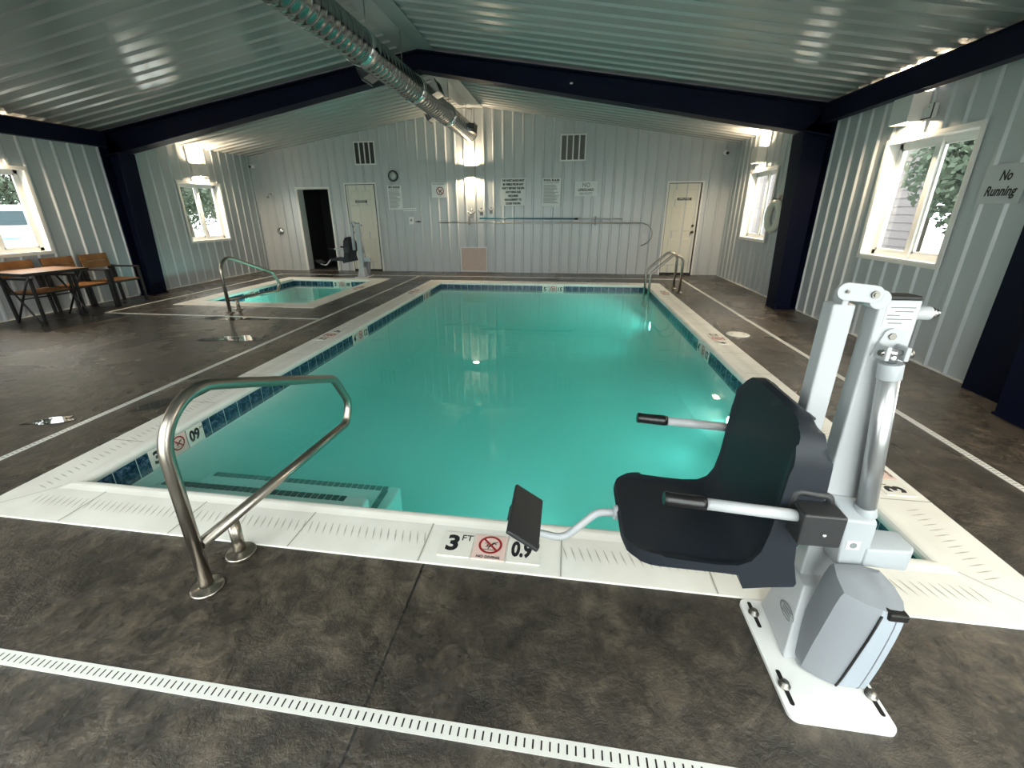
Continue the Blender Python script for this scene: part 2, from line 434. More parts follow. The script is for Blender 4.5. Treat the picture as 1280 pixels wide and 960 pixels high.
# ---------------------------------------------------------------- windows
def window(n, side, y0, y1, z0, z1, label, split=True):
    x = LW if side < 0 else RW; o = side                      # o: outward direction
    r = root('window_%d' % n, label, 'window'); r.location = (x, (y0+y1)/2, z0)
    mtx = Matrix.Translation((-x, -(y0+y1)/2, -z0))
    def bld(mb, nm, m, p=r):
        q = mb.build(nm, m, p); q.data.transform(mtx); return q
    D = .15
    def B(mb, xa, xb, *a, **k): return mb.box(min(x+o*xa, x+o*xb), max(x+o*xa, x+o*xb), *a, **k)
    mb = MB(); t = .03
    B(mb, -.03, D, y0-.0, y0+t*.5, z0, z1); B(mb, -.03, D, y1-t*.5, y1, z0, z1); B(mb, -.03, D, y0, y1, z1-t*.5, z1); B(mb, -.03, D, y0, y1, z0, z0+t*.5)
    bld(mb, 'jamb_lining', M['vinyl'])
    mb = MB()
    for a in ((y0-.035, y0, z0-.035, z1+.035), (y1, y1+.035, z0-.035, z1+.035), (y0, y1, z1, z1+.035), (y0, y1, z0-.035, z0)): B(mb, -.032, -.018, *a)
    bld(mb, 'casing', M['trim'])
    mb = MB(); f = .05; q0, q1 = y0+.015, y1-.015; b0, b1 = z0+.015, z1-.015
    for a in ((q0, q0+f, b0, b1), (q1-f, q1, b0, b1), (q0, q1, b0, b0+f), (q0, q1, b1-f, b1)): B(mb, D-.06, D-.005, *a)
    fr = bld(mb, 'window_frame', M['vinyl'])
    ym = (y0+y1)/2
    mb = MB(); B(mb, D-.07, D-.015, ym-.032, ym+.032, b0, b1); bld(mb, 'mullion', M['vinyl'])
    for a, b, xx in ((q0+f, ym-.03, .115), (ym+.03, q1-f, .10)):
        mb = MB(); s = .022
        for c in ((a, a+s, b0+f, b1-f), (b-s, b, b0+f, b1-f), (a, b, b0+f, b0+f+s), (a, b, b1-f-s, b1-f)): B(mb, xx-.012, xx+.012, *c)
        sh = bld(mb, 'sash', M['vinyl'])
        mb = MB(); B(mb, xx-.002, xx+.002, a+s, b-s, b0+f+s, b1-f-s); bld(mb, 'pane', M['glass'], sh)
    return r
window(1, -1, *WIN_L[0], 'white sliding window in the left wall beyond the navy column')
window(2, -1, *WIN_L[1], 'white window above the patio table, cut by the left edge')
window(3, 1, *WIN_R[0], 'white sliding window in the right wall nearest the pool lift')
window(4, 1, *WIN_R[1], 'white sliding window in the right wall beyond the ring buoy')
window(5, -1, *WIN_L[2], 'white sliding window in the left wall beside the viewer')
window(6, 1, *WIN_R[2], 'white sliding window in the right wall beside the viewer')
for n, (a, b, c, d) in enumerate(WIN_F):
    r = root('window_%d' % (7+n), 'glazed opening in the front wall behind the viewer', 'window'); mb = MB(); k = 4
    mb.box(a, b, FW-.09, FW-.03, c, c+.07); mb.box(a, b, FW-.09, FW-.03, d-.07, d)
    for i in range(k+1):
        x = a+(b-a)*i/k; mb.box(max(a, x-.035), min(b, x+.035), FW-.09, FW-.03, c, d)
    mb.build('window_frame', M['vinyl'], r)
    MB().box(a, b, FW-.062, FW-.058, c, d).build('pane', M['glass'], r)

# ---------------------------------------------------------------- doors
def panel_door(n, x0, x1, z1, label, sign, knob_x, sx, sz):
    r = root('door_%d' % n, label, 'door'); r.location = (0, 0, 0)
    y = W-.022; mb = MB()
    t = .035
    mb.box(x0-t, x0, y-.012, W, 0, z1+t); mb.box(x1, x1+t, y-.012, W, 0, z1+t); mb.box(x0, x1, y-.012, W, z1, z1+t)
    mb.build('door_frame', M['trim'], r)
    mb = MB(); w = x1-x0-.012; a = x0+.006
    mb.box(a, a+w, y+.004, W+.02, .05, z1-.006)
    mb.mi = 1; mb.box(x0, x1, y+.001, W+.001, 0, .05); mb.box(x1-.028, x1, y+.0025, y+.01, 0, z1); mb.box(x0, x0+.012, y+.0025, y+.01, 0, z1); mb.box(x0, x1, y+.0025, y+.01, z1-.015, z1); mb.mi = 0  # black strips paint the gap shadow beside, above and under the leaf
    st = .115*w/.8
    cols = [(a+st, a+w/2-st*.45), (a+w/2+st*.45, a+w-st)]; rows = [(.22, .82), (.98, z1-.48), (z1-.36, z1-.14)]
    lf = mb.build('door_leaf', [M['door'], M['black']], r)
    mb = MB()
    for c0, c1 in cols:
        for r0, r1 in rows:
            b = .022
            mb.hull([(c0, y+.004, r0), (c1, y+.004, r0), (c1, y+.004, r1), (c0, y+.004, r1)], [(c0+b, y-.004, r0+b), (c1-b, y-.004, r0+b), (c1-b, y-.004, r1-b), (c0+b, y-.004, r1-b)])
    mb.build('raised_panel', M['door'], lf)
    mb = MB(); mb.lathe([(.0, -.06), (.028, -.055), (.03, -.035), (.012, -.022), (.014, -.004), (.03, -.002), (.03, .006)], (knob_x, y, .96), 'y'); mb.build('door_knob', M['brass'], r)
    mb = MB(); mb.lathe([(.0, -.03), (.026, -.026), (.03, .004)], (knob_x, y, 1.10), 'y'); mb.build('deadbolt', M['brass'], r)
    mb = MB(); mb.box(sx-.15, sx+.15, y-.008, y+.003, sz-.027, sz+.027); sg = mb.build('door_sign', M['black'], r)
    put_text('lettering', sign, .05, (1, 0, 0), (0, 0, 1), (sx, y-.0095, sz), M['paper'], sg, width=.24)
panel_door(1, -2.80, -2.03, 2.085, 'cream six panel door behind the spa lift', 'RESTROOM', -2.72, -2.42, 1.69)
panel_door(2, 4.86, 5.565, 2.005, 'cream six panel door in the back wall near the pool ladder', 'EMPLOYEES', 5.47, 5.22, 1.67)
r = root('door_3', 'open dark doorway left of the cream door', 'doorway'); mb = MB()
y = W-.03
mb.box(DO[0]-.055, DO[0]+.01, y, W+.22, 0, DO[3]+.01); mb.box(DO[1]-.01, DO[1]+.035, y, W+.22, 0, DO[3]+.01); mb.box(DO[0]-.055, DO[1]+.035, y, W+.22, DO[3]-.01, DO[3]+.04)
mb.build('door_frame', M['trim'], r)
mb = MB(); mb.box(DO[0], DO[1], W-.01, W+.22, -.02, .012); mb.build('threshold', M['steel'], r)
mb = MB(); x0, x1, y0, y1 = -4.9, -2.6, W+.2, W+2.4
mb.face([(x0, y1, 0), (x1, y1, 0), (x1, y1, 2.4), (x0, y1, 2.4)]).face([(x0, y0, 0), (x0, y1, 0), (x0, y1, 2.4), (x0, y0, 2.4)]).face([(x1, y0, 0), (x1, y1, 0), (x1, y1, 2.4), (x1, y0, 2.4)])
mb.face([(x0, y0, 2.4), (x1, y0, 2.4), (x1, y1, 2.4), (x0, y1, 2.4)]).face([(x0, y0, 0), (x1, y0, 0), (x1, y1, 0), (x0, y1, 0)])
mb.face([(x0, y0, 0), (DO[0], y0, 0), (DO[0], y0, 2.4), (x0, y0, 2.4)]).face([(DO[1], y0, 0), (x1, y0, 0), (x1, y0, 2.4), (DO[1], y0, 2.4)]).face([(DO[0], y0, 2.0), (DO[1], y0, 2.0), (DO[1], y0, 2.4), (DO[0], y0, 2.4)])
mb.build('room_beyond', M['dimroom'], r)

# ---------------------------------------------------------------- pool and spa
def ring_sweep(mb, x0, x1, y0, y1, prof):
    """prof: (distance outward from the inner edge, z); mitred around the rectangle"""
    R = [[(x0-d, y0-d, z), (x1+d, y0-d, z), (x1+d, y1+d, z), (x0-d, y1+d, z)] for d, z in prof]
    for a, b in zip(R, R[1:]):
        for i in range(4):
            j = (i+1) % 4; mb.face([a[i], a[j], b[j], b[i]])
NOSE = [(CW, -.06), (CW, .002), (CW-.004, .005), (.075, .006), (.055, .009), (.035, .013), (.018, .013), (.004, .009), (-.006, .0), (-.010, -.012), (-.008, -.026), (.0, -.036), (.03, -.038)]
def grip_lines(mb, x0, x1, y0, y1, skip=()):
    z = .0068
    def run(p, q, n):                                   # p..q along the coping centre, n outward
        p, q, n = Vector(p), Vector(q), Vector(n); d = (q-p).normalized(); L = (q-p).length; k = 0
        while k*.036 < L:
            c = p+d*(k*.036)
            if not any(a[0] < c.x < a[1] and a[2] < c.y < a[3] for a in skip):
                u = (n+d*.28).normalized()*.043; w = d*.0035
                mb.face([(c-u-w*.3)+Vector((0, 0, z)), (c-u+w*.3)+Vector((0, 0, z)), (c+w)+Vector((0, 0, z)), (c+u)+Vector((0, 0, z)), (c-w)+Vector((0, 0, z))])
            k += 1
    m = CW*.56
    run((x0-m+.1, y0-m, 0), (x1+m-.1, y0-m, 0), (0, -1, 0)); run((x0-m, y0-m+.1, 0), (x0-m, y1+m-.1, 0), (-1, 0, 0))
    run((x1+m, y0-m+.1, 0), (x1+m, y1+m-.1, 0), (1, 0, 0)); run((x0-m+.1, y1+m, 0), (x1+m-.1, y1+m, 0), (0, 1, 0))
def seams(mb, x0, x1, y0, y1, step, off=0):
    z = .0072; w = .003
    x = x0+off
    while x < x1:
        for a, b in ((y0-CW+.004, y0-.07), (y1+.07, y1+CW-.004)):
            mb.face([(x-w, a, z), (x+w, a, z), (x+w, b, z), (x-w, b, z)])
        x += step
    y = y0+off+.2
    while y < y1:
        for a, b in ((x0-CW+.004, x0-.07), (x1+.07, x1+CW-.004)):
            mb.face([(a, y-w, z), (b, y-w, z), (b, y+w, z), (a, y+w, z)])
        y += step
    for cx, cy, sx, sy in ((x0, y0, -1, -1), (x1, y0, 1, -1), (x0, y1, -1, 1), (x1, y1, 1, 1)):
        a, b = .06, CW-.005; t = .0025
        mb.face([(cx+sx*a-t, cy+sy*a, z+.003), (cx+sx*a+t, cy+sy*a, z+.003), (cx+sx*b+t, cy+sy*b, z), (cx+sx*b-t, cy+sy*b, z)])
def tile_band(x0, x1, y0, y1, parent, skip=()):
    mb = MB(); e = .004; t = .15; z1, z0 = -.036, -.186
    mb.mi = 1
    ring_sweep(mb, x0, x1, y0, y1, [(.001, z1), (.001, z0)])
    mb.mi = 0
    for (ax, a0, a1, fx, sg) in (('x', x0, x1, y0, 1), ('x', x0, x1, y1, -1), ('y', y0, y1, x0, 1), ('y', y0, y1, x1, -1)):
        n = round((a1-a0)/t); w = (a1-a0)/n
        for i in range(n):
            p, q = a0+i*w+e*.6, a0+(i+1)*w-e*.6; f = fx+sg*.002
            pts = [(p, f, z0+e), (q, f, z0+e), (q, f, z1-e), (p, f, z1-e)]
            if ax == 'y': pts = [(b, a, z) for a, b, z in pts]
            mb.face(pts)
    return mb.build('waterline_tile', [M['tile'], M['marker']], parent)
pool = thing('swimming_pool', 'large indoor swimming pool of teal water with cream coping', 'swimming pool', (XR/2, LY/2, 0))
spa = thing('hot_tub', 'small square sunken spa with cream coping at the back left', 'hot tub', ((SX0+SX1)/2, (SY0+SY1)/2, 0))
def at_root(o, r):                                      # geometry was written in world coordinates
    o.data.transform(Matrix.Translation(-r.location)); return o
mk_skip = [(2.10, 2.70, -.3, 0), (4.3, 4.62, .38, .98), (4.3, 4.62, 3.2, 3.75), (4.3, 4.62, 6.2, 6.8), (-.32, 0, 2.7, 3.3), (-.32, 0, 5.8, 6.4)]
mb = MB(); ring_sweep(mb, 0, XR, 0, LY, NOSE); mb.mi = 1; grip_lines(mb, 0, XR, 0, LY, mk_skip); mb.mi = 2; seams(mb, 0, XR, 0, LY, .62, .235)
cop = at_root(mb.build('coping', [M['coping'], M['groove'], M['seam']], pool), pool)
at_root(tile_band(0, XR, 0, LY, pool), pool)
mb = MB(); F0, F1 = -.80, -1.12
z = -.03
mb.face([(0, 0, z), (XR, 0, z), (XR, 0, F0), (0, 0, F0)]).face([(0, LY, z), (XR, LY, z), (XR, LY, F1), (0, LY, F1)])
mb.face([(0, 0, z), (0, LY, z), (0, LY, F1), (0, 0, F0)]).face([(XR, 0, z), (XR, LY, z), (XR, LY, F1), (XR, 0, F0)]).face([(0, 0, F0), (XR, 0, F0), (XR, LY, F1), (0, LY, F1)])
at_root(mb.build('basin', M['plaster'], pool), pool)
mb = MB(); mb.box(.0, 1.50, 0, .42, F0, -.27, .015); mb.box(0, 1.55, .42, .80, F0, -.46, .015); st = at_root(mb.build('pool_steps', M['plaster'], pool), pool)
for x0, x1, yy, zz in ((.05, 1.36, .385, -.267), (.06, 1.46, .765, -.457)):
    x = x0; mb = MB()
    while x < x1: mb.box(x, x+.038, yy-.022, yy+.024, zz-.004, zz+.002); x += .047
    if yy > .5:
        k = .765
        while k > .5: mb.box(1.43, 1.475, k-.06, k-.018, -.461, -.455); k -= .047
    at_root(mb.build('nosing_tile', M['tilenose'], st), pool)
for yy, zz in ((6.42, -.62), (2.2, -.5)):
    mb = MB(); mb.lathe([(.115, 0), (.115, -.012), (.09, -.02), (.09, -.008)], (XR-.001, yy, zz), 'x'); q = at_root(mb.build('pool_light', M['chrome'], pool), pool)
    mb = MB(); mb.lathe([(.0, -.016), (.088, -.014), (.088, -.006)], (XR-.001, yy, zz), 'x'); at_root(mb.build('light_lens', M['poollens'], q), pool)
for xx in (2.6, 3.6):  # unseen front-wall fixtures, added to brighten the water
    mb = MB(); mb.lathe([(.115, 0), (.115, .012), (.09, .02), (.09, .008)], (xx, .001, -.45), 'y'); q = at_root(mb.build('pool_light', M['chrome'], pool), pool)
    mb = MB(); mb.lathe([(.0, .016), (.088, .014), (.088, .006)], (xx, .001, -.45), 'y'); at_root(mb.build('light_lens', M['poollens'], q), pool)
mb = MB(); mb.box(-.004, XR+.004, -.004, LY+.004, -1.3, WZ); mb.bm.faces.ensure_lookup_table()
tag(mb.build('pool_water', M['water']), 'teal water filling the large pool', 'water', kind='stuff')
ix0, ix1, iy0, iy1 = SX0+CW, SX1-CW, SY0+CW, SY1-CW
mb = MB(); ring_sweep(mb, ix0, ix1, iy0, iy1, NOSE); mb.mi = 1; seams(mb, ix0, ix1, iy0, iy1, .62, .3)
at_root(mb.build('coping', [M['coping'], M['seam']], spa), spa)
at_root(tile_band(ix0, ix1, iy0, iy1, spa), spa)
mb = MB(); zf = -.85
for a, b in (((ix0, iy0), (ix1, iy0)), ((ix1, iy0), (ix1, iy1)), ((ix1, iy1), (ix0, iy1)), ((ix0, iy1), (ix0, iy0))):
    mb.face([(*a, -.03), (*b, -.03), (*b, zf), (*a, zf)])
mb.face([(ix0, iy0, zf), (ix1, iy0, zf), (ix1, iy1, zf), (ix0, iy1, zf)]); at_root(mb.build('basin', M['plaster'], spa), spa)
mb = MB(); mb.box(ix0, ix0+.42, iy0, iy1, zf, -.45); mb.box(ix1-.42, ix1, iy0, iy1, zf, -.45); mb.box(ix0+.42, ix1-.42, iy1-.42, iy1, zf, -.45); mb.box(ix0+.42, ix1-.42, iy0, iy0+.3, zf, -.55)
at_root(mb.build('bench', M['plaster'], spa), spa)
mb = MB(); mb.lathe([(.09, 0), (.09, -.012), (.0, -.016)], (ix1-.001, 5.40, -.27), 'x'); at_root(mb.build('spa_light', M['poollens'], spa), spa)
mb = MB(); mb.box(ix0-.004, ix1+.004, iy0-.004, iy1+.004, -1.0, WZ)
tag(mb.build('spa_water', M['spawater']), 'glowing green water filling the small spa', 'water', kind='stuff')

# depth markers
def diver(mb, C, r, u, sc):                           # ring, slash and a small swimmer
    C, r, u = Vector(C), Vector(r), Vector(u); n = r.cross(u); z = n*.0006
    P = lambda a, b, h=0: C+r*(a*sc)+u*(b*sc)+z*(1+h)
    mb.mi = 0
    k = 28
    for i in range(k):
        a, b = 2*PI*i/k, 2*PI*(i+1)/k
        mb.face([P(.40*math.cos(a), .40*math.sin(a)), P(.40*math.cos(b), .40*math.sin(b)), P(.32*math.cos(b), .32*math.sin(b)), P(.32*math.cos(a), .32*math.sin(a))])
    mb.face([P(-.27, .22, 1), P(-.22, .27, 1), P(.27, -.22, 1), P(.22, -.27, 1)])
    mb.mi = 1
    def bar(x0, y0, x1, y1, w):
        d = Vector((x1-x0, y1-y0)).normalized(); nn = Vector((-d.y, d.x))*w
        mb.face([P(x0+nn.x, y0+nn.y), P(x1+nn.x, y1+nn.y), P(x1-nn.x, y1-nn.y), P(x0-nn.x, y0-nn.y)])
    bar(-.02, -.08, .12, .10, .035); bar(.12, .10, .24, .13, .018); bar(.12, .10, .2, .02, .018); bar(-.02, -.08, -.16, -.1, .016); bar(-.02, -.08, -.06, -.2, .016); bar(-.2, .05, -.08, .06, .012); bar(-.22, -.22, .2, -.23, .012)
    for i in range(8):
        a, b = 2*PI*i/8, 2*PI*(i+1)/8
        mb.face([P(-.09, -.02), P(-.09+.04*math.cos(a), -.02+.04*math.sin(a)), P(-.09+.04*math.cos(b), -.02+.04*math.sin(b))])
def depth_marker(parent, C, r, u, ft, m, s=.15, words=True, rnd=.0):
    """three tiles side by side: feet, no diving, metres. C is the middle of the middle tile"""
    C, r, u = Vector(C), Vector(r).normalized(), Vector(u).normalized(); n = r.cross(u); RL = parent.location
    def tile(k, m_):
        c = C+r*(k*s*1.03); h = s/2-.002; mb = MB(); t = n*.0025
        mb.hull([c-r*h-u*h-n*.002, c+r*h-u*h-n*.002, c+r*h+u*h-n*.002, c-r*h+u*h-n*.002], [c-r*h-u*h+t, c+r*h-u*h+t, c+r*h+u*h+t, c-r*h+u*h+t])
        o = mb.build('depth_marker', m_, parent); at_root(o, parent); return o
    def tx(o, body, sz, dx, dy, k, **kw):
        q = put_text('lettering', body, sz, r, u, C+r*(k*s*1.03+dx)+u*dy+n*.0032, M['ink'], o, **kw); at_root(q, parent)
    a = tile(-1, M['marker']); tx(a, ft, s*.84, -.018*s/.15, 0, -1, bold=s*.034); tx(a, 'FT', s*.34, .042*s/.15, s*.26, -1)
    b = tile(0, M['pink']); mb = MB(); diver(mb, C+u*(s*.09)+n*.0026, r, u, s*.9); o = mb.build('no_diving_symbol', [M['red'], M['ink']], b); at_root(o, parent)
    if words: tx(b, 'NO DIVING', s*.135, 0, -s*.40, 0, bold=s*.003)
    c = tile(1, M['marker']); tx(c, m, s*.80, -.010*s/.15, -.0, 1, bold=s*.034, width=s*.62); tx(c, 'M', s*.24, .056*s/.15, s*.22, 1)
ZT = .0075
depth_marker(pool, (2.395, -.19, ZT), (1, 0, 0), (0, 1, 0), '3', '0.9')
depth_marker(pool, (4.298+.20, .70, ZT), (0, 1, 0), (-1, 0, 0), '3', '0.9')
depth_marker(pool, (4.298+.19, 3.45, ZT), (0, 1, 0), (-1, 0, 0), '4', '1.2')
depth_marker(pool, (4.298+.19, 6.45, ZT), (0, 1, 0), (-1, 0, 0), '5', '1.5')
depth_marker(pool, (-.19, 3.05, ZT), (0, -1, 0), (1, 0, 0), '4', '1.2')
depth_marker(pool, (-.19, 6.1, ZT), (0, -1, 0), (1, 0, 0), '5', '1.5')
depth_marker(pool, (.003, .60, -.108), (0, 1, 0), (0, 0, 1), '3', '09', .145, False)
depth_marker(pool, (.003, 3.45, -.108), (0, 1, 0), (0, 0, 1), '4', '12', .145, False)
depth_marker(pool, (.003, 6.3, -.108), (0, 1, 0), (0, 0, 1), '5', '15', .145, False)
depth_marker(pool, (2.42, LY-.003, -.108), (1, 0, 0), (0, 0, 1), '5', '15', .145, False)
depth_marker(pool, (XR-.003, 3.3, -.108), (0, -1, 0), (0, 0, 1), '4', '12', .145, False)
depth_marker(spa, (-2.35, iy1-.003, -.108), (1, 0, 0), (0, 0, 1), '3', '09', .145, False)
depth_marker(spa, (ix1+.19, 6.4, ZT), (0, 1, 0), (-1, 0, 0), '3', '0.9')
depth_marker(spa, (ix0+.003, 6.0, -.108), (0, 1, 0), (0, 0, 1), '3', '09', .145, False)

# ---------------------------------------------------------------- slotted deck drains
def drain(p, q, label, slots=True, w=.023):
    p, q = Vector((*p, 0)), Vector((*q, 0)); d = (q-p).normalized(); n = Vector((-d.y, d.x, 0)); mb = MB(); up = Vector((0, 0, .004))
    mb.hull([p-n*w, q-n*w, q+n*w, p+n*w], [p-n*w+up, q-n*w+up, q+n*w+up, p+n*w+up])
    if slots:
        mb.mi = 1; k = .02; L = (q-p).length
        while k < L-.01:
            c = p+d*k+up*1.08; a = n*(w*.52); b = d*.0024
            mb.face([c-a-b, c-a+b, c+a+b, c+a-b]); k += .0243
    o = mb.build('deck_drain', [M['trim'], M['black']]); origin(o, p)
    return tag(o, label, 'drain', 'slotted deck drains')
DX0, DX1, DY0, DY1 = -.778, 5.19, -.917, 8.22
drain((-2.5, DY0), (DX1+.5, DY0), 'white slotted drain crossing the deck nearest the viewer')
drain((DX0, DY0), (DX0, DY1), 'long white drain between the pool and the spa')
drain((DX1, DY0), (DX1, DY1), 'long white drain on the deck right of the pool')
drain((DX0, DY1), (DX1, DY1), 'white drain behind the far end of the pool', False)
drain((-4.36, 3.84), (DX0, 3.84), 'thin white drain in front of the spa', False, .015)
drain((-4.36, 3.84), (-4.36, DY1), 'thin white drain between the spa and the left wall', False)
drain((-4.36, DY1), (DX0, DY1), 'thin white drain behind the spa', False, .012)

# puddles, floor drain, skimmer lid
def blob(name, cx, cy, rx, ry, rot, seed, m, z=.0035):
    rnd = random.Random(seed); mb = MB(); n = 48; ph = [rnd.random()*6.3 for _ in range(4)]; pts = []
    for i in range(n):
        a = 2*PI*i/n; k = 1+.22*math.sin(2*a+ph[0])+.18*math.sin(3*a+ph[1])+.10*math.sin(5*a+ph[2])+.05*math.sin(9*a+ph[3])
        x, y = rx*k*math.cos(a), ry*k*math.sin(a); pts.append((cx+x*math.cos(rot)-y*math.sin(rot), cy+x*math.sin(rot)+y*math.cos(rot)))
    inner = [(cx+(x-cx)*.9, cy+(y-cy)*.9, z) for x, y in pts]
    for i in range(n):
        j = (i+1) % n; mb.face([(cx, cy, z), inner[i], inner[j]], True); mb.face([inner[i], (*pts[i], .0006), (*pts[j], .0006), inner[j]], True)
    return mb.build(name, m)
M['puddle'] = mat('standing_water', (.03, .026, .022), .02, spec=.9)
for i, (a, lab) in enumerate((((-1.32, 2.78, .30, .15, .1), 'wet puddle around the small floor drain left of the pool'), ((-2.1, 3.72, .42, .12, 0), 'wet puddle in front of the spa handrail'), ((-1.05, .62, .16, .06, .5), 'small wet puddle beside the near left drain'), ((-.55, .95, .14, .07, .9), 'small puddle between drain and near left coping'))):
    tag(blob('puddle', *a, i+3, M['puddle']), lab, 'puddle', kind='stuff')
mb = MB(); mb.lathe([(.0, .006), (.045, .006), (.05, .004), (.05, 0)], (-1.3, 2.80, 0)); mb.mi = 1
for k in range(4): mb.box(-1.33, -1.27, 2.777+k*.015, 2.782+k*.015, .006, .0065)
tag(origin(mb.build('floor_drain', [M['bolt'], M['black']]), (-1.3, 2.8, 0)), 'small round floor drain in the puddle left of the pool', 'drain')
t = thing('skimmer_lid', 'round white skimmer lid set in the deck right of the pool', 'lid', (4.795, 3.70, 0))
MB().lathe([(.0, .008), (.105, .008), (.112, .006), (.112, .003), (.128, .005), (.132, 0)], (0, 0, 0), seg=40).build('cover', M['lid'], t)
mb = MB()
for a in (0, PI): mb.lathe([(.0, .0086), (.012, .0084), (.012, .007)], (.07*math.cos(a), .07*math.sin(a), 0), seg=12)
mb.build('finger_hole', M['greyink'], t)

# ---------------------------------------------------------------- handrails and ladder
def flange(r, p):
    MB().lathe([(.062, 0), (.062, .007), (.056, .011), (.032, .013), (.026, .020)], p).build('floor_flange', M['steel'], r)
def handrail(name, label, x, y0, k=1):
    r = thing(name, label, 'handrail', (x, y0, 0), 'stainless handrails'); R = .0245
    pts = fillet([(0, 0, .01), (0, 0, .855), (0, 1.06, .455), (0, 1.26, .33), (0, 1.23, .20), (0, .05, .178)], [.16, .10, .10, .10], 9)
    pts = fillet([(0, 0, .01), (0, 0, .89), (0, 1.13, .475), (0, 1.27, .25), (0, 1.2, .13), (0, .02, .20)], [.20, .13, .10, .06], 10)
    MB().tube(pts, R, 18).build('rail', M['steel'], r)
    MB().tube([(0, .19, .01), (0, .19, .175)], R, 18).build('short_post', M['steel'], r)
    flange(r, (0, 0, 0)); flange(r, (0, .19, 0))
    return r
handrail('handrail', 'bent stainless handrail on the near deck beside the pool steps', 1.287, -.557)
handrail('handrail', 'bent stainless handrail standing in front of the spa', -2.404, 4.065)
lad = thing('pool_ladder', 'stainless pool ladder with two arched rails at the far right corner', 'ladder', (4.76, 6.78, 0))
for dy in (-.23, .23):
    p = fillet([(0, dy, .005), (0, dy, .62), (-.16, dy, .70), (-.54, dy, .34), (-.54, dy, -.80)], [.10, .10, .12], 8)
    rl = MB().tube(p, .0225, 14).build('rail', M['steel'], lad)
    MB().lathe([(.055, 0), (.055, .006), (.03, .016), (.023, .022)], (0, dy, 0)).build('floor_flange', M['steel'], lad)
for z in (-.30, -.58): MB().box(-.59, -.49, -.23, .23, z-.012, z+.012, .006).build('tread', M['steel'], lad)

# ---------------------------------------------------------------- pool lifts
def rounded_rect(x0, x1, y0, y1, r, n=6):
    out = []
    for cx, cy, a0 in ((x1-r, y1-r, 0), (x0+r, y1-r, PI/2), (x0+r, y0+r, PI), (x1-r, y0+r, 3*PI/2)):
        for k in range(n+1):
            a = a0+PI/2*k/n; out.append((cx+r*math.cos(a), cy+r*math.sin(a)))
    return out
def seat_shell():
    H = .222; yc = -.385
    prof = [(2.915, .402), (2.902, .414), (2.90, .43), (2.91, .441), (2.94, .444), (3.02, .436), (3.10, .430), (3.18, .427), (3.235, .432), (3.268, .452), (3.288, .49), (3.30, .56), (3.306, .66), (3.311, .76), (3.316, .84), (3.322, .885), (3.332, .907), (3.35, .915),
            (3.372, .905), (3.392, .87), (3.412, .80), (3.416, .70), (3.404, .60), (3.378, .52), (3.385, .46), (3.405, .385), (3.40, .372), (3.33, .36), (3.262, .345), (3.254, .36), (3.242, .395), (3.20, .397), (3.08, .398), (2.95, .398)]
    face = set(range(4, 16))
    ts = [-1, -.985, -.96, -.93, -.89, -.84, -.77, -.68, -.55, -.35, -.12, .12, .35, .55, .68, .77, .84, .89, .93, .96, .985, 1]
    mb = MB(); rings = []
    for t in ts:
        y = yc+t*H; e = abs(t)*H; Rf, Rt = .11, .13
        ff = 2.90; zt = .915
        if e > H-Rf: ff = 2.90+Rf*(1-math.sqrt(max(0, 1-((e-(H-Rf))/Rf)**2)))
        if e > H-Rt: zt = .915-Rt*(1-math.sqrt(max(0, 1-((e-(H-Rt))/Rt)**2)))
        ring = []
        for i, (x, z) in enumerate(prof):
            if i in face and abs(t) < .94:
                k = min(1, (.94-abs(t))/.06)*.007
                a, b = Vector(prof[i-1]), Vector(prof[i+1]); d = (b-a).normalized(); x, z = x-k*(-d.y)*1.0, z-k*d.x*1.0 if d.x > .5 else z
                if d.x <= .5: x = prof[i][0]+k*d.y
            # foot flange only near the two sides is kept over the full width
            ring.append(mb.bm.verts.new((max(x, ff), y, min(z, zt))))
        rings.append(ring)
    n = len(prof)
    for a, b in zip(rings, rings[1:]):
        for i in range(n):
            try: mb.bm.faces.new((a[i], a[(i+1) % n], b[(i+1) % n], b[i]))
            except ValueError: pass
    mb.bm.faces.new(rings[0]); mb.bm.faces.new(rings[-1][::-1])
    bmesh.ops.remove_doubles(mb.bm, verts=mb.bm.verts, dist=.0004)
    return mb
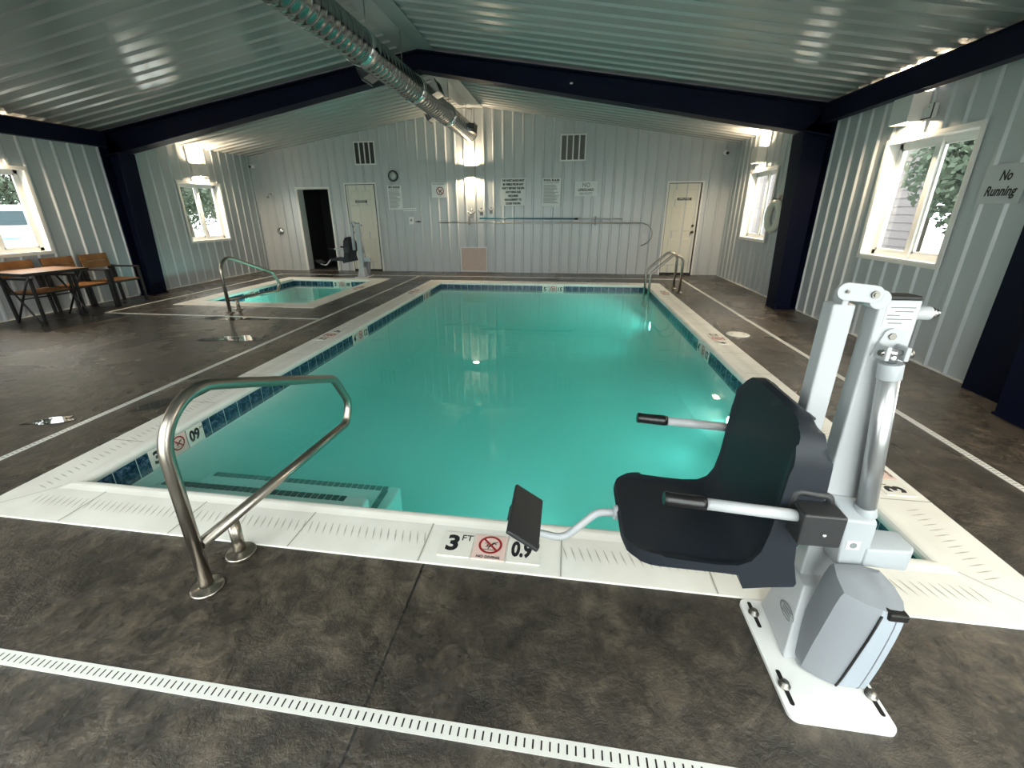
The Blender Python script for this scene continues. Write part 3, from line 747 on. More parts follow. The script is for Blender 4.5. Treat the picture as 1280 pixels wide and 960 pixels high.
def pool_lift(label, detail=True):
    ox, oy = 3.55, -.54
    r = thing('pool_lift', label, 'pool lift', (ox, oy, 0), 'pool lifts')
    T = Matrix.Translation((-ox, -oy, 0))
    def put(mb, nm, m, p=r, sm=None, lab=None):
        o = mb.build(nm, m, p, sm, lab); o.data.transform(T); return o
    # base plate with four slots
    rr = rounded_rect(3.402, 3.698, -.752, -.325, .028)
    mb = MB().hull([(x, y, .0) for x, y in rr], [(x, y, .012) for x, y in rr]); mb.mi = 1
    slots = [(3.436, -.392), (3.428, -.655), (3.681, -.65), (3.672, -.392)]
    for x, y in slots:
        q = rounded_rect(x-.007, x+.007, y-.055, y+.055, .0065, 4); mb.hull([(a, b, .011) for a, b in q], [(a, b, .0125) for a, b in q])
    bp = put(mb, 'base_plate', [M['plate'], M['black']])
    for x, y in slots:
        put(MB().lathe([(.018, .0125), (.018, .016), (.012, .017), (.012, .028), (.0, .029)], (x, y+.005, 0), seg=14), 'anchor_bolt', M['bolt'], bp)
    # pedestal
    mb = MB(); mb.hull([(3.465, -.555, .012), (3.665, -.555, .012), (3.672, -.335, .012), (3.480, -.335, .012)], [(3.530, -.455, .235), (3.655, -.455, .235), (3.655, -.338, .235), (3.536, -.338, .235)], .006)
    pd = put(mb, 'pedestal', M['liftwhite'], r, 40)
    if detail:
        mb = MB(); P0 = Vector((3.503, -.46, .118)); u = Vector((.055, .07, .223)).normalized(); v = Vector((.02, -1, .09)).normalized(); n = Vector((-.96, -.02, .24)).normalized()
        for i in range(24):
            a, b = 2*PI*i/24, 2*PI*(i+1)/24
            f = lambda a, k: P0+n*.006+v*(.045*k*math.cos(a))+u*(.022*k*math.sin(a))
            mb.face([f(a, 1), f(b, 1), f(b, .8), f(a, .8)])
        for k in range(3):
            c = P0+n*.006+u*(.009-.009*k); mb.face([c-v*.026-u*.0025, c+v*.026-u*.0025, c+v*.026+u*.0025, c-v*.026+u*.0025])
        put(mb, 'oval_badge', M['greyink'], pd)
    # mast
    mb = MB().box(3.545, 3.648, -.402, -.342, .012, 1.205, .006); ms = put(mb, 'mast', M['liftwhite'])
    mb = MB().box(3.549, 3.646, -.400, -.344, 1.203, 1.216, .004); put(mb, 'mast_cap', M['black'], ms)
    if detail:
        mb = MB().box(3.563, 3.640, -.4035, -.402, 1.128, 1.192); st = put(mb, 'rating_label', M['paper'], ms, None, 'white rating label')
        mb = MB()
        for k, (a, b) in enumerate(((3.572, 3.634), (3.585, 3.63), (3.568, 3.60), (3.568, 3.632), (3.575, 3.61))): mb.box(a, b, -.4042, -.4034, 1.183-k*.011, 1.187-k*.011)
        put(mb, 'lettering', M['greyink'], st)
    # side stub with bolt
    mb = MB().cyl((3.645, -.372, 1.165), (3.693, -.372, 1.165), .0195, bev=.003); sb = put(mb, 'side_stub', M['liftwhite'])
    mb = MB().cyl((3.692, -.372, 1.165), (3.700, -.372, 1.165), .016).cyl((3.700, -.372, 1.165), (3.714, -.372, 1.165), .010, seg=6); put(mb, 'bolt', M['chrome'], sb)
    # pivot plates and swing arm
    for y in (-.413,):
        rr = []
        for (cx, cz, a0) in ((3.517, 1.221, -PI/2), (3.447, 1.228, PI/2)):
            for k in range(9): a = a0+PI*k/8; rr.append((cx+.024*math.cos(a), cz+.024*math.sin(a)))
        mb = MB().hull([(x, y, z) for x, z in rr], [(x, y+.010, z) for x, z in rr], .0015); pv = put(mb, 'pivot_plate', M['liftwhite'])
        if y < -.4:
            for cx, cz, kr in ((3.517, 1.221, 1), (3.447, 1.228, .5)):
                put(MB().cyl((cx, y, cz), (cx, y-.006, cz), .010*kr, seg=16).cyl((cx, y-.006, cz), (cx, y-.010, cz), .006*kr, seg=6), 'pivot_bolt', M['bolt'], pv)
    put(MB().cyl((3.538, -.409, 1.206), (3.538, -.344, 1.206), .027, bev=.003), 'pivot_boss', M['liftwhite'])
    mb = MB().box(3.428, 3.487, -.402, -.346, .62, 1.19, .006); put(mb, 'swing_arm', M['liftwhite'])
    mb = MB().box(3.450, 3.466, -.400, -.350, 1.17, 1.225, .003); put(mb, 'swing_arm_lug', M['liftwhite'])
    # actuator
    A, B = Vector((3.590, -.44, 1.035)), Vector((3.652, -.44, .53))
    mb = MB().cyl(A, B, .0255, seg=28); ac = put(mb, 'actuator', M['silver'])
    d = (B-A).normalized(); put(MB().cyl(A-d*.002, A+d*.045, .0285, seg=28, bev=.002), 'actuator_collar', M['bluegrey'], ac)
    put(MB().cyl(A-d*.03, A, .011).cyl(A-d*.032+Vector((-.03, 0, 0)), A-d*.032+Vector((.03, 0, 0)), .008), 'actuator_rod', M['chrome'], ac)
    rr = [(3.592+.022*math.cos(PI*k/6), 1.105+.022*math.sin(PI*k/6)) for k in range(7)]
    mb = MB().hull([(x, -.402, z) for x, z in rr+[(3.555, 1.045), (3.628, 1.05)]], [(x, -.410, z) for x, z in rr+[(3.555, 1.045), (3.628, 1.05)]], .001)
    for x in (3.566, 3.614): mb.box(x-.006, x+.006, -.455, -.408, 1.045, 1.085, .003)
    br = put(mb, 'actuator_bracket', M['liftwhite'])
    put(MB().cyl((3.592, -.410, 1.105), (3.592, -.415, 1.105), .010, seg=6).cyl((3.560, -.44, 1.065), (3.552, -.44, 1.065), .009, seg=6).cyl((3.620, -.44, 1.065), (3.632, -.44, 1.065), .012, seg=10), 'bolt', M['bolt'], br)
    # motor housing
    mb = MB().hull([(3.590, -.482, .352), (3.672, -.482, .352), (3.672, -.40, .345), (3.590, -.40, .345)], [(3.572, -.482, .535), (3.666, -.482, .53), (3.672, -.402, .565), (3.560, -.402, .575)], .008)
    mh = put(mb, 'motor_housing', M['bluegrey'], r, 40)
    put(MB().cyl((3.648, -.44, .535), (3.644, -.44, .565), .034, .029, bev=.003), 'housing_collar', M['bluegrey'], mh)
    mb = MB().hull([(3.655, -.488, .368), (3.782, -.486, .362), (3.802, -.465, .364), (3.802, -.405, .364), (3.655, -.40, .368)], [(3.655, -.488, .435), (3.782, -.486, .440), (3.802, -.465, .440), (3.788, -.405, .452), (3.655, -.40, .452)], .007)
    put(mb, 'gear_motor', M['bluegrey'], mh, 40)
    if detail:
        s = put(MB().box(3.596, 3.634, -.4845, -.482, .428, .458), 'warning_label', M['paper'], mh); put(MB().lathe([(.011, -.0005), (.011, .0), (.0, .0)], (3.615, -.4848, .443), 'y', 12), 'lettering', M['greyink'], s)
        put(MB().cyl((3.69, -.45, .30), (3.69, -.45, .37), .004), 'cable', M['bolt'], mh)
    # fabric cover over the control box
    ft = [(3.497, -.592), (3.515, -.607), (3.548, -.624), (3.583, -.637), (3.625, -.641), (3.664, -.640), (3.684, -.60), (3.684, -.55), (3.672, -.50), (3.59, -.49), (3.515, -.49), (3.500, -.54)]
    mb = MB(); zs = [(.022, .93), (.03, .98), (.06, 1.0), (.12, 1.03), (.18, 1.04), (.24, 1.04), (.29, 1.03), (.33, 1.0), (.345, .95)]
    cx, cy = 3.59, -.565; rings = []; rnd = random.Random(2)
    for z, k in zs:
        e = (z-.02)/.33; rg = []
        for i, (x, y) in enumerate(ft):
            dz = 0 if z < .25 else (.030*(y+.64)/.14)
            j = (rnd.random()-.5)*.007
            rg.append((cx+(x-cx)*(k+j)+.052*e*(1 if x < 3.6 else .55), cy+(y-cy)*(k-j), z+dz+j*.6))
        rings.append(rg)
    for a, b in zip(rings, rings[1:]):
        for i in range(12):
            mb.mi = 1 if i in (3, 4) else 0
            j = (i+1) % 12; mb.face([a[i], a[j], b[j], b[i]])
    mb.mi = 0; mb.face(rings[0][::-1]); T5 = rings[-1]; T6 = [(3.64+(p[0]-3.64)*.55, cy+(p[1]-cy)*.5, p[2]+.012+(rnd.random()-.5)*.012) for p in T5]
    for i in range(12): mb.face([T5[i], T5[(i+1) % 12], T6[(i+1) % 12], T6[i]])
    mb.face(T6)
    bmesh.ops.remove_doubles(mb.bm, verts=mb.bm.verts, dist=.0005)
    PZ = {z: rg for (z, k), rg in zip(zs, rings)}
    cv = put(mb, 'cover', [M['fabric'], M['fabric2']], r, 33, 'grey fabric cover over the control box')
    ln = lambda i, d=.002: [Vector(rg[i])+Vector((0, -d, 0)) for rg in rings[:8]]
    put(MB().tube(ln(3), .0032, 8), 'piping', M['black'], cv)
    put(MB().tube([(p+q)/2+Vector((.0, -.0005, 0)) for p, q in zip(ln(4, .0005), ln(5, .0005))], .0014, 6), 'seam', M['fabric'], cv)
    e5 = Vector(rings[-2][5]); put(MB().box(e5.x-.046, e5.x+.006, e5.y-.008, e5.y+.024, e5.z-.008, e5.z+.018, .005), 'strap', M['black'], cv)
    # chair
    sh = put(seat_shell(), 'seat', M['seat'], r, 38)
    mb = MB()
    for y in (-.50, -.27): mb.box(3.372, 3.392, y-.02, y+.02, .885, .893, .003)
    put(mb, 'strap_slot', M['grip'], sh)
    for y, sg in ((-.638, -1), (-.132, 1)):
        ar = put(MB().tube([(3.345, y, .652), (3.2, y, .660), (3.095, y, .666)], .0165, 18), 'armrest', M['liftwhite'])
        mb = MB().tube([(3.098, y, .666), (3.085, y, .667), (3.03, y, .670), (3.0, y, .672), (2.992, y, .6725), (2.985, y, .673)], [.019, .0205, .0195, .0195, .021, .018], 18)
        put(mb, 'grip', M['grip'], ar)
        ya, yb = sorted((y+sg*.035, y-sg*.04))
        mb = MB().box(3.335, 3.442, ya, yb, .582, .682, .006)
        bk = put(mb, 'armrest_bracket', M['padplastic'])
        mb = MB().tube(fillet([(3.333, y-sg*.036, .64), (3.340, y-sg*.036, .708), (3.425, y-sg*.032, .700), (3.435, y-sg*.032, .66)], .015, 4), .011, 8); put(mb, 'latch_loop', M['padplastic'], bk)
        put(MB().lathe([(.006, 0), (.006, -.003), (.0, -.004)], (3.395, min(ya, yb) if sg < 0 else max(ya, yb), .622), 'y', 10), 'screw', M['chrome'], bk)
    # footrest
    p = fillet([(2.925, -.385, .413), (2.835, -.385, .408), (2.715, -.385, .272), (2.60, -.385, .292), (2.545, -.385, .325)], [.06, .07, .05], 8)
    fr = put(MB().tube(p, .0135, 16), 'footrest_tube', M['liftwhite'])
    put(MB().cyl((2.905, -.385, .413), (2.890, -.385, .413), .026, bev=.003), 'flange', M['bluegrey'], fr)
    m = Matrix.Translation((2.572, -.378, .356)) @ Matrix.Rotation(math.radians(33), 4, 'Y')
    mb = MB().box(-.066, .066, -.138, .138, -.009, .009, .006, m); mb.box(-.06, .0, -.04, .04, -.035, -.008, .006, m)
    put(mb, 'foot_pad', M['padplastic'])
    return r
def dup(o, parent=None):
    c = o.copy(); COL.objects.link(c); c.parent = parent
    for ch in o.children: dup(ch, c)
    return c
lift = pool_lift('white pool lift with black seat bolted to the deck at the near right')
lift2 = dup(lift); lift2.location = (-2.08, 8.00, 0); lift2.scale = (1, -1, 1)
lift2['label'] = 'white pool lift with black seat standing behind the spa'

# ---------------------------------------------------------------- patio furniture
def patio_chair(label, y, x=-4.64):
    r = thing('patio_chair', label, 'chair', (x, y, 0), 'teak and black metal patio chairs'); w = .243; d = -.46   # front legs at x=0, back at d
    for sy in (-1, 1):
        Y = sy*w
        MB().box(-.02, .02, Y-.015, Y+.015, 0, .595, .004).build('front_leg', M['dark'], r)
        MB().hull([(d-.02, Y-.015, 0), (d+.02, Y-.015, 0), (d+.02, Y+.015, 0), (d-.02, Y+.015, 0)], [(d-.055, Y-.015, .62), (d-.015, Y-.015, .62), (d-.015, Y+.015, .62), (d-.055, Y+.015, .62)]).build('back_leg', M['dark'], r)
        MB().box(d-.03, .025, Y-.022, Y+.022, .585, .61, .006).build('armrest', M['dark'], r)
        MB().hull([(d-.045, Y*.82-.014, .38), (d-.005, Y*.82-.014, .38), (d-.005, Y*.82+.014, .38), (d-.045, Y*.82+.014, .38)], [(d-.10, Y*.82-.014, .82), (d-.07, Y*.82-.014, .82), (d-.07, Y*.82+.014, .82), (d-.10, Y*.82+.014, .82)]).build('back_post', M['dark'], r)
    MB().box(d-.01, .01, -w, w, .375, .395).build('seat_frame', M['dark'], r)
    mb = MB()
    for k in range(5): mb.box(d+.02+k*.09, d+.10+k*.09, -w+.03, w-.03, .395, .413, .004)
    mb.build('seat', M['teak'], r)
    mb = MB()
    for k in range(2):
        z0 = .60+k*.112; f = lambda z: d-.025-(z-.38)/.44*.055
        mb.hull([(f(z0), -.215, z0), (f(z0)+.016, -.215, z0), (f(z0)+.016, .215, z0), (f(z0), .215, z0)], [(f(z0+.105), -.215, z0+.105), (f(z0+.105)+.016, -.215, z0+.105), (f(z0+.105)+.016, .215, z0+.105), (f(z0+.105), .215, z0+.105)])
    mb.build('backrest', M['teak'], r)
    return r
patio_chair('teak and black metal armchair farthest right, beside the navy column', 4.56)
patio_chair('teak and black metal armchair in the middle, behind the table', 4.02)
patio_chair('teak and black metal armchair under the window, nearest the left edge', 3.47)
t = thing('patio_table', 'teak topped patio table on crossed black legs near the left wall', 'table', (-4.68, 3.40, 0))
mb = MB(); mt = Matrix.Rotation(math.radians(-8), 4, 'Z')
for k in range(7): mb.box(-.36, .36, -.36+k*.103, -.262+k*.103, .690, .708, .004, mt)
mb.build('tabletop', M['teak'], t)
mb = MB(); mb.box(-.375, .375, -.375, -.36, .672, .71, .003, mt).box(-.375, .375, .36, .375, .672, .71, .003, mt).box(-.375, -.36, -.375, .375, .672, .71, .003, mt).box(.36, .375, -.375, .375, .672, .71, .003, mt)
mb.build('frame', M['dark'], t)
for sy in (-.3, .3):
    for sg in (-1, 1):
        MB().tube([mt @ Vector((sg*.33, sy, .675)), mt @ Vector((sg*.05, sy, .36)), mt @ Vector((-sg*.25, sy, .0))], .013, 8).build('leg', M['dark'], t)
MB().tube([mt @ Vector((0, -.3, .34)), mt @ Vector((0, .3, .34))], .01, 8).build('stretcher', M['dark'], t)

# ---------------------------------------------------------------- things on the back wall
yb = W-.0205
def louvre(label, x0, x1, z0, z1, lm='louvre'):
    r = thing('wall_vent', label, 'vent', ((x0+x1)/2, yb, z0), 'square air grilles high on the back wall'); w, h = x1-x0, z1-z0; f = .028
    mb = MB()
    mb.box(-w/2, w/2, -.022, .0, 0, f).box(-w/2, w/2, -.022, .0, h-f, h)
    n = 4; cw = (w-f)/n
    for k in range(n+1): mb.box(-w/2+k*cw, -w/2+k*cw+f, -.022, .0, f, h-f)
    mb.build('frame', M['trim'], r)
    mb = MB(); mb.box(-w/2+.01, w/2-.01, -.004, .0, .01, h-.01)
    for k in range(14):
        z = f+.01+k*(h-2*f)/14; mb.hull([(-w/2+.02, -.016, z), (w/2-.02, -.016, z), (w/2-.02, -.004, z+.018), (-w/2+.02, -.004, z+.018)], [(-w/2+.02, -.016, z+.002), (w/2-.02, -.016, z+.002), (w/2-.02, -.004, z+.02), (-w/2+.02, -.004, z+.02)])
    mb.build('grille', M[lm], r)
louvre('square air grille with four dark columns above the clock', -2.464, -1.931, 2.51, 3.02)
louvre('square air grille with four grey columns above the pool rules signs', 2.43, 3.0, 2.49, 3.035, 'greylouvre')
t = thing('wall_clock', 'round wall clock with a black rim on the back wall', 'clock', (-1.533, yb, 2.255))
MB().lathe([(.125, 0), (.125, -.03), (.115, -.04), (.100, -.036), (.098, -.02), (.098, 0)], (0, 0, 0), 'y', 40, False).build('rim', M['black'], t)
MB().lathe([(.102, -.029), (.0, -.030)], (0, 0, 0), 'y', 40).build('dial', M['paper'], t)
for a, L, nm in ((2.2, .055, 'hour_hand'), (-.5, .08, 'minute_hand')): MB().tube([(0, -.034, 0), (L*math.sin(a), -.034, L*math.cos(a))], .003, 6).build(nm, M['ink'], t)
def sign(name, label, x0, x1, z0, z1, lines=(), rules=None, title=None):
    r = thing(name, label, 'sign', ((x0+x1)/2, yb, (z0+z1)/2)); w, h = x1-x0, z1-z0
    MB().box(-w/2, w/2, -.006, .002, -h/2, h/2, .0015).build('board', M['paper'], r)
    for body, sz, zz, wd, m, bold in lines:
        put_text('lettering', body, sz, (1, 0, 0), (0, 0, 1), (0, -.0068, zz), m, r, width=wd, bold=bold)
    if rules:
        z, z_end, seed = rules; rnd = random.Random(seed); mb = MB()
        while z > z_end:
            L = w*(.55+.3*rnd.random()); mb.box(-w*.42, -w*.42+L, -.0068, -.0058, z-.005, z+.005); z -= .0225
        mb.build('fine_print', M['greyink'], r)
    return r
B = .0035
sign('notice_sign', 'white notice of seven bold lines on the back wall', 1.077, 1.664, 1.562, 2.161,
     [(t_, .062, .247-i*.083, wd, M['ink'], B) for i, (t_, wd) in enumerate((('THE WRIST BANDS MUST', .53), ('BE VISIBLE FROM ANY', .49), ('PARTY BEFORE THE SPA', .53), ('ANYTHING ELSE', .36), ('REQUIRES', .23), ('MANAGEMENT TO', .40), ('CLOSE THE SPA', .36)))])
sign('rules_sign', 'white pool rules sign with fine print right of the bold notice', 2.045, 2.47, 1.538, 2.145, [('POOL RULES', .06, .26, .36, M['ink'], B), ('NO LIFEGUARD ON DUTY', .04, .205, .36, M['greyink'], .001)], (.16, -.24, 3))
sign('rules_sign', 'white spa rules sign with fine print below the clock', -1.715, -1.36, 1.496, 2.046, [('SPA RULES', .055, .235, .29, M['ink'], B), ('PLEASE READ', .035, .19, .28, M['greyink'], .001)], (.15, -.24, 5))
sign('lifeguard_sign', 'pale sign reading no lifeguard on duty', 2.795, 3.299, 1.754, 2.066, [('NO', .13, .075, .17, M['greyink'], .002), ('LIFEGUARD', .075, -.025, .36, M['ink'], .003), ('ON DUTY', .07, -.105, .30, M['greyink'], .002)])
r = sign('diving_sign', 'small white no diving sign with a red ring symbol', -.60, -.245, 1.76, 2.09, [('NO DIVING', .035, .135, .30, M['greyink'], .001)])
mb = MB(); diver(mb, (0.03, -.0068, -.02), (1, 0, 0), (0, 0, 1), .235); mb.build('no_diving_symbol', [M['red'], M['ink']], r)
r = sign('small_sign', 'narrow white label strip beneath the spa rules', -1.34, -1.02, 1.46, 1.53); mb = MB()
for k in range(6): mb.box(-.14+k*.05, -.11+k*.05, -.0068, -.0058, -.008, .012)
mb.build('lettering', M['greyink'], r)
# No Running, on the right wall
t = thing('warning_sign', 'white sign reading No Running on the right wall', 'sign', (RW-.021, 2.575, 1.62))
MB().box(-.006, .002, -.19, .19, -.15, .15, .0015).build('board', M['panel'], t)
put_text('lettering', 'No', .105, (0, -1, 0), (0, 0, 1), (-.0068, -.01, .062), M['ink'], t, shear=.25, bold=.003, width=.105)
put_text('lettering', 'Running', .105, (0, -1, 0), (0, 0, 1), (-.0068, .0, -.055), M['ink'], t, shear=.25, bold=.003, width=.275)
# poles
hk = [(x, W-.058, z) for x, z in ((-.463, 1.192), (4.22, 1.166))]
t = thing('shepherd_hook', 'long aluminium rescue pole with a curved hook end', 'rescue hook', (1.9, W-.058, 1.18))
MB().tube([Vector(p)-t.location for p in hk], .0155, 12).build('pole', M['alupole'], t)
pts = [(4.22, 1.166), (4.36, 1.165), (4.47, 1.13), (4.56, 1.05), (4.60, .95), (4.59, .84), (4.53, .74), (4.45, .685), (4.37, .66)]
MB().tube([Vector((x, W-.058, z))-t.location for x, z in pts], .011, 10).build('hook', M['bolt'], t)
t = thing('telescopic_pole', 'teal and silver telescopic pole above the rescue hook', 'pole', (2.2, W-.05, 1.27))
MB().tube([(-1.64, 0, .012), (.66, 0, -.008)], .018, 12).build('outer_tube', M['bluepole'], t)
MB().tube([(.66, 0, -.008), (1.70, 0, -.012)], .0125, 12).build('inner_tube', M['alupole'], t)
MB().cyl((.62, 0, -.008), (.70, 0, -.0085), .022).build('collar', M['black'], t)
for i, (x, z) in enumerate(((.30, 1.235), (3.3, 1.22))):
    o = MB().box(x-.02, x+.02, W-.03, W-.015, z-.10, z+.10, .003).tube(fillet([(x, W-.02, z-.065), (x, W-.085, z-.085), (x, W-.085, z-.045)], .01, 3), .007, 8).tube(fillet([(x, W-.02, z+.005), (x, W-.085, z+.012), (x, W-.085, z+.06)], .01, 3), .007, 8).build('pole_bracket', M['bolt'])
    tag(origin(o, (x, W-.015, z)), ('metal wall bracket holding the poles under the lit lamp', 'metal wall bracket holding the poles right of the rules sign')[i], 'bracket', 'pole brackets')
for i, (x, z, s, m) in enumerate(((.366, 1.375, 1.0, 'bolt'), (.604, 1.42, .85, 'fabric'), (.839, 1.45, .75, 'fabric'))):
    t = thing('wall_hook', ('dark double wall hook directly under the lit lamp', 'grey wall hook right of the lit lamp', 'small grey wall hook left of the bold notice')[i], 'hook', (x, yb, z-.09*s), 'utility hooks above the poles')
    MB().hull([(-.04*s, 0, 0), (.04*s, 0, 0), (.04*s, -.02, 0), (-.04*s, -.02, 0)], [(-.05*s, 0, .13*s), (.05*s, 0, .13*s), (.05*s, -.02, .13*s), (-.05*s, -.02, .13*s)], .004).build('back_plate', M[m], t)
    MB().tube(fillet([(-.085*s, -.06, .15*s), (-.05*s, -.03, .11*s), (.05*s, -.03, .11*s), (.085*s, -.06, .15*s)], .02*s, 3), .013*s, 8).build('hook', M[m], t)
    MB().lathe([(.0, -.04), (.025*s, -.03), (.025*s, 0)], (0, 0, .19*s), 'y', 14).build('knob', M[m], t)
t = thing('access_panel', 'low square pinkish access panel at the base of the back wall', 'panel', (.39, yb, .04))
MB().box(-.315, .315, -.012, 0, 0, .55, .002).build('board', M['hatch'], t)
mb = MB()
mb.box(-.335, .335, -.018, 0, .55, .575).box(-.335, -.315, -.018, 0, 0, .55).box(.315, .335, -.018, 0, 0, .55).box(-.335, .335, -.018, 0, -.018, 0); mb.build('frame', M['trim'], t)
t = thing('wall_shower', 'small shower head on a bent arm at the left of the back wall', 'shower head', (-4.80, yb, 1.885))
MB().lathe([(.035, 0), (.035, -.006), (.012, -.012)], (0, 0, 0), 'y', 18).build('escutcheon', M['chrome'], t)
MB().tube(fillet([(0, 0, 0), (0, -.10, .02), (0, -.16, -.05)], .04, 5), .0095, 10).build('arm', M['chrome'], t)
MB().cyl((0, -.155, -.045), (0, -.185, -.085), .014, .036).build('spray_head', M['chrome'], t)
t = thing('shower_valve', 'round chrome shower valve below the shower head', 'valve', (-4.745, yb, .99))
MB().lathe([(.09, 0), (.088, -.008), (.05, -.018), (.03, -.02), (.03, -.05), (.0, -.055)], (0, 0, 0), 'y', 28).build('escutcheon', M['chrome'], t)
MB().tube([(0, -.045, 0), (.01, -.06, -.07)], .009, 8).build('lever', M['chrome'], t)
t = thing('call_box', 'small white button box with a round knob right of the cream door', 'button box', (-1.155, yb, 1.235))
MB().box(-.055, .055, -.04, 0, -.085, .085, .006).build('housing', M['vinyl'], t); MB().lathe([(.028, -.04), (.028, -.052), (.0, -.055)], (0, 0, .01), 'y', 18).build('push_button', M['chrome'], t)
t = thing('ball_valve', 'small dark valve with a lever right of the button box', 'valve', (-.965, yb, 1.215))
MB().cyl((0, 0, 0), (0, -.05, 0), .02).build('body', M['dark'], t); MB().tube([(-.07, -.045, 0), (.07, -.045, 0)], .009, 8).build('lever', M['dark'], t)
for x, z, lab in ((-5.177, 2.54, 'small white camera with a black lens in the back left corner'), (5.946, 2.585, 'small white camera with a black lens in the back right corner')):
    t = thing('security_camera', lab, 'camera', (x, yb, z), 'corner cameras')
    MB().lathe([(.055, 0), (.055, -.02), (.035, -.035)], (0, 0, 0), 'y', 20).build('mount', M['vinyl'], t)
    MB().cyl((0, -.03, 0), (0, -.12, -.02), .036, bev=.006).build('housing', M['vinyl'], t); MB().cyl((0, -.118, -.0195), (0, -.128, -.022), .030).build('lens', M['black'], t)
# ring buoy
t = thing('ring_buoy', 'cream ring buoy hanging on the right wall beside the navy column', 'ring buoy', (RW-.07, 6.49, 1.33))
mb = MB(); n = 40; pr = [(.21+.052*math.cos(2*PI*k/14), .052*math.sin(2*PI*k/14)) for k in range(15)]; mb.lathe(pr, (0, 0, 0), 'x', n, False); mb.build('ring', M['ring'], t)
mb = MB(); mb.tube([(-.0, .268*math.cos(2*PI*k/36), .268*math.sin(2*PI*k/36)) for k in range(37)], .006, 6, False); mb.build('grab_rope', M['lid'], t)
o = MB().box(RW-.035, RW-.019, 6.44, 6.50, 1.585, 1.66, .003).tube([(RW-.03, 6.47, 1.60), (RW-.13, 6.47, 1.605), (RW-.135, 6.47, 1.63)], .008, 8).build('wall_hook', M['bolt'])
tag(origin(o, (RW-.02, 6.47, 1.6)), 'metal hook carrying the ring buoy on the right wall', 'hook')

# ---------------------------------------------------------------- wall lamps (up and down light)
LAMPS = []
def wall_lamp(label, p, n, w, h, d, m):
    """p: centre on the wall, n: unit normal into the room"""
    r = thing('wall_lamp', label, 'lamp', p, 'up and down wall lamps'); n = Vector(n); s = Vector((-n.y, n.x, 0))
    def bx(a0, a1, b0, b1, z0, z1, nm, mm, bev=0):
        c = [s*a+n*b for a, b in ((a0, b0), (a1, b0), (a1, b1), (a0, b1))]
        return MB().hull([(*q.xy, z0) for q in c], [(*q.xy, z1) for q in c], bev).build(nm, mm, r)
    t = .008
    mb = MB()
    for a0, a1, b0, b1 in ((-w/2, w/2, d-t, d), (-w/2, -w/2+t, 0, d-t), (w/2-t, w/2, 0, d-t), (-w/2+t, w/2-t, 0, t)):
        c = [s*a+n*b for a, b in ((a0, b0), (a1, b0), (a1, b1), (a0, b1))]; mb.hull([(*q.xy, -h/2) for q in c], [(*q.xy, h/2) for q in c])
    mb.build('shade', m, r)
    bx(-w/2+t, w/2-t, t, d-t, h/2-.035, h/2-.03, 'lamp_lens', M['lampglow']); bx(-w/2+t, w/2-t, t, d-t, -h/2+.03, -h/2+.035, 'lamp_lens', M['lampglow'])
    bx(-w/2+t, w/2-t, t, d-t, -.02, .02, 'ballast', m)
    LAMPS.append((Vector(p)+n*(d*.5), h, n))
    return r
wall_lamp('grey up and down wall lamp glowing on the back wall', (.378, yb, 2.31), (0, -1, 0), .20, .24, .13, M['sconce'])
wall_lamp('white wall lamp above the near right window', (RW-.02, 3.80, 2.385), (-1, 0, 0), .27, .26, .16, M['sconcewhite'])
wall_lamp('white wall lamp above the far right window', (RW-.02, 7.50, 2.37), (-1, 0, 0), .27, .26, .16, M['sconcewhite'])
wall_lamp('white wall lamp above the left window beyond the column', (LW+.02, 7.27, 2.31), (1, 0, 0), .27, .25, .16, M['sconcewhite'])
wall_lamp('white wall lamp above the left window by the table', (LW+.02, 3.52, 2.35), (1, 0, 0), .27, .25, .16, M['sconcewhite'])
wall_lamp('white wall lamp above the left window beside the viewer', (LW+.02, -.2, 2.35), (1, 0, 0), .27, .25, .16, M['sconcewhite'])
wall_lamp('white wall lamp above the right window beside the viewer', (RW-.02, -.2, 2.37), (-1, 0, 0), .27, .26, .16, M['sconcewhite'])
t = thing('junction_box', 'small square junction box beside the near right wall lamp', 'junction box', (RW-.02, 3.585, 2.33))
MB().box(-.045, 0, -.06, .06, -.06, .06, .004).build('box', M['sconcewhite'], t); MB().box(-.05, -.044, -.066, -.056, -.07, .06).box(-.05, -.044, -.066, .066, -.07, -.06).build('gasket', M['black'], t)
MB().lathe([(.008, 0), (.0, -.004)], (-.045, 0, .035), 'x', 10).build('screw', M['bolt'], t)
MB().cyl((-.02, 0, .06), (-.02, 0, .40), .012).build('conduit', M['sconcewhite'], t)

# ---------------------------------------------------------------- spiral duct under the ridge
DXc, DZc, DR = .45, 3.07, .166
t = thing('air_duct', 'round galvanised air duct hanging under the ceiling ridge', 'duct', (DXc, 4, DZc))
def duct_seg(y0, y1, r, step=.11):
    pts, rad = [], []; y = y0
    while y < y1:
        for dy, dr in ((0, 0), (step*.80, 0), (step*.84, .0035), (step*.96, .0035)):
            if y+dy < y1: pts.append((0, y+dy-4, 0)); rad.append(r+dr)
        y += step
    pts.append((0, y1-4, 0)); rad.append(r); return MB().tube(pts, rad, 36)
duct_seg(-2.1, 3.3, DR+.004).build('duct_section', M['galv'], t)
duct_seg(3.3, 8.62, DR).build('duct_section', M['galv'], t)
for y in (1.0, 3.33, 5.0, 6.75): MB().tube([(0, y-.06-4, 0), (0, y-.055-4, 0), (0, y+.055-4, 0), (0, y+.06-4, 0)], [DR, DR+.016, DR+.016, DR], 36).build('coupling_band', M['chrome'], t)
MB().lathe([(DR, 4.61), (DR+.003, 4.62), (DR*.97, 4.70), (DR*.7, 4.78), (0, 4.80)], (0, 0, 0), 'y', 36).build('end_cap', M['galv'], t)
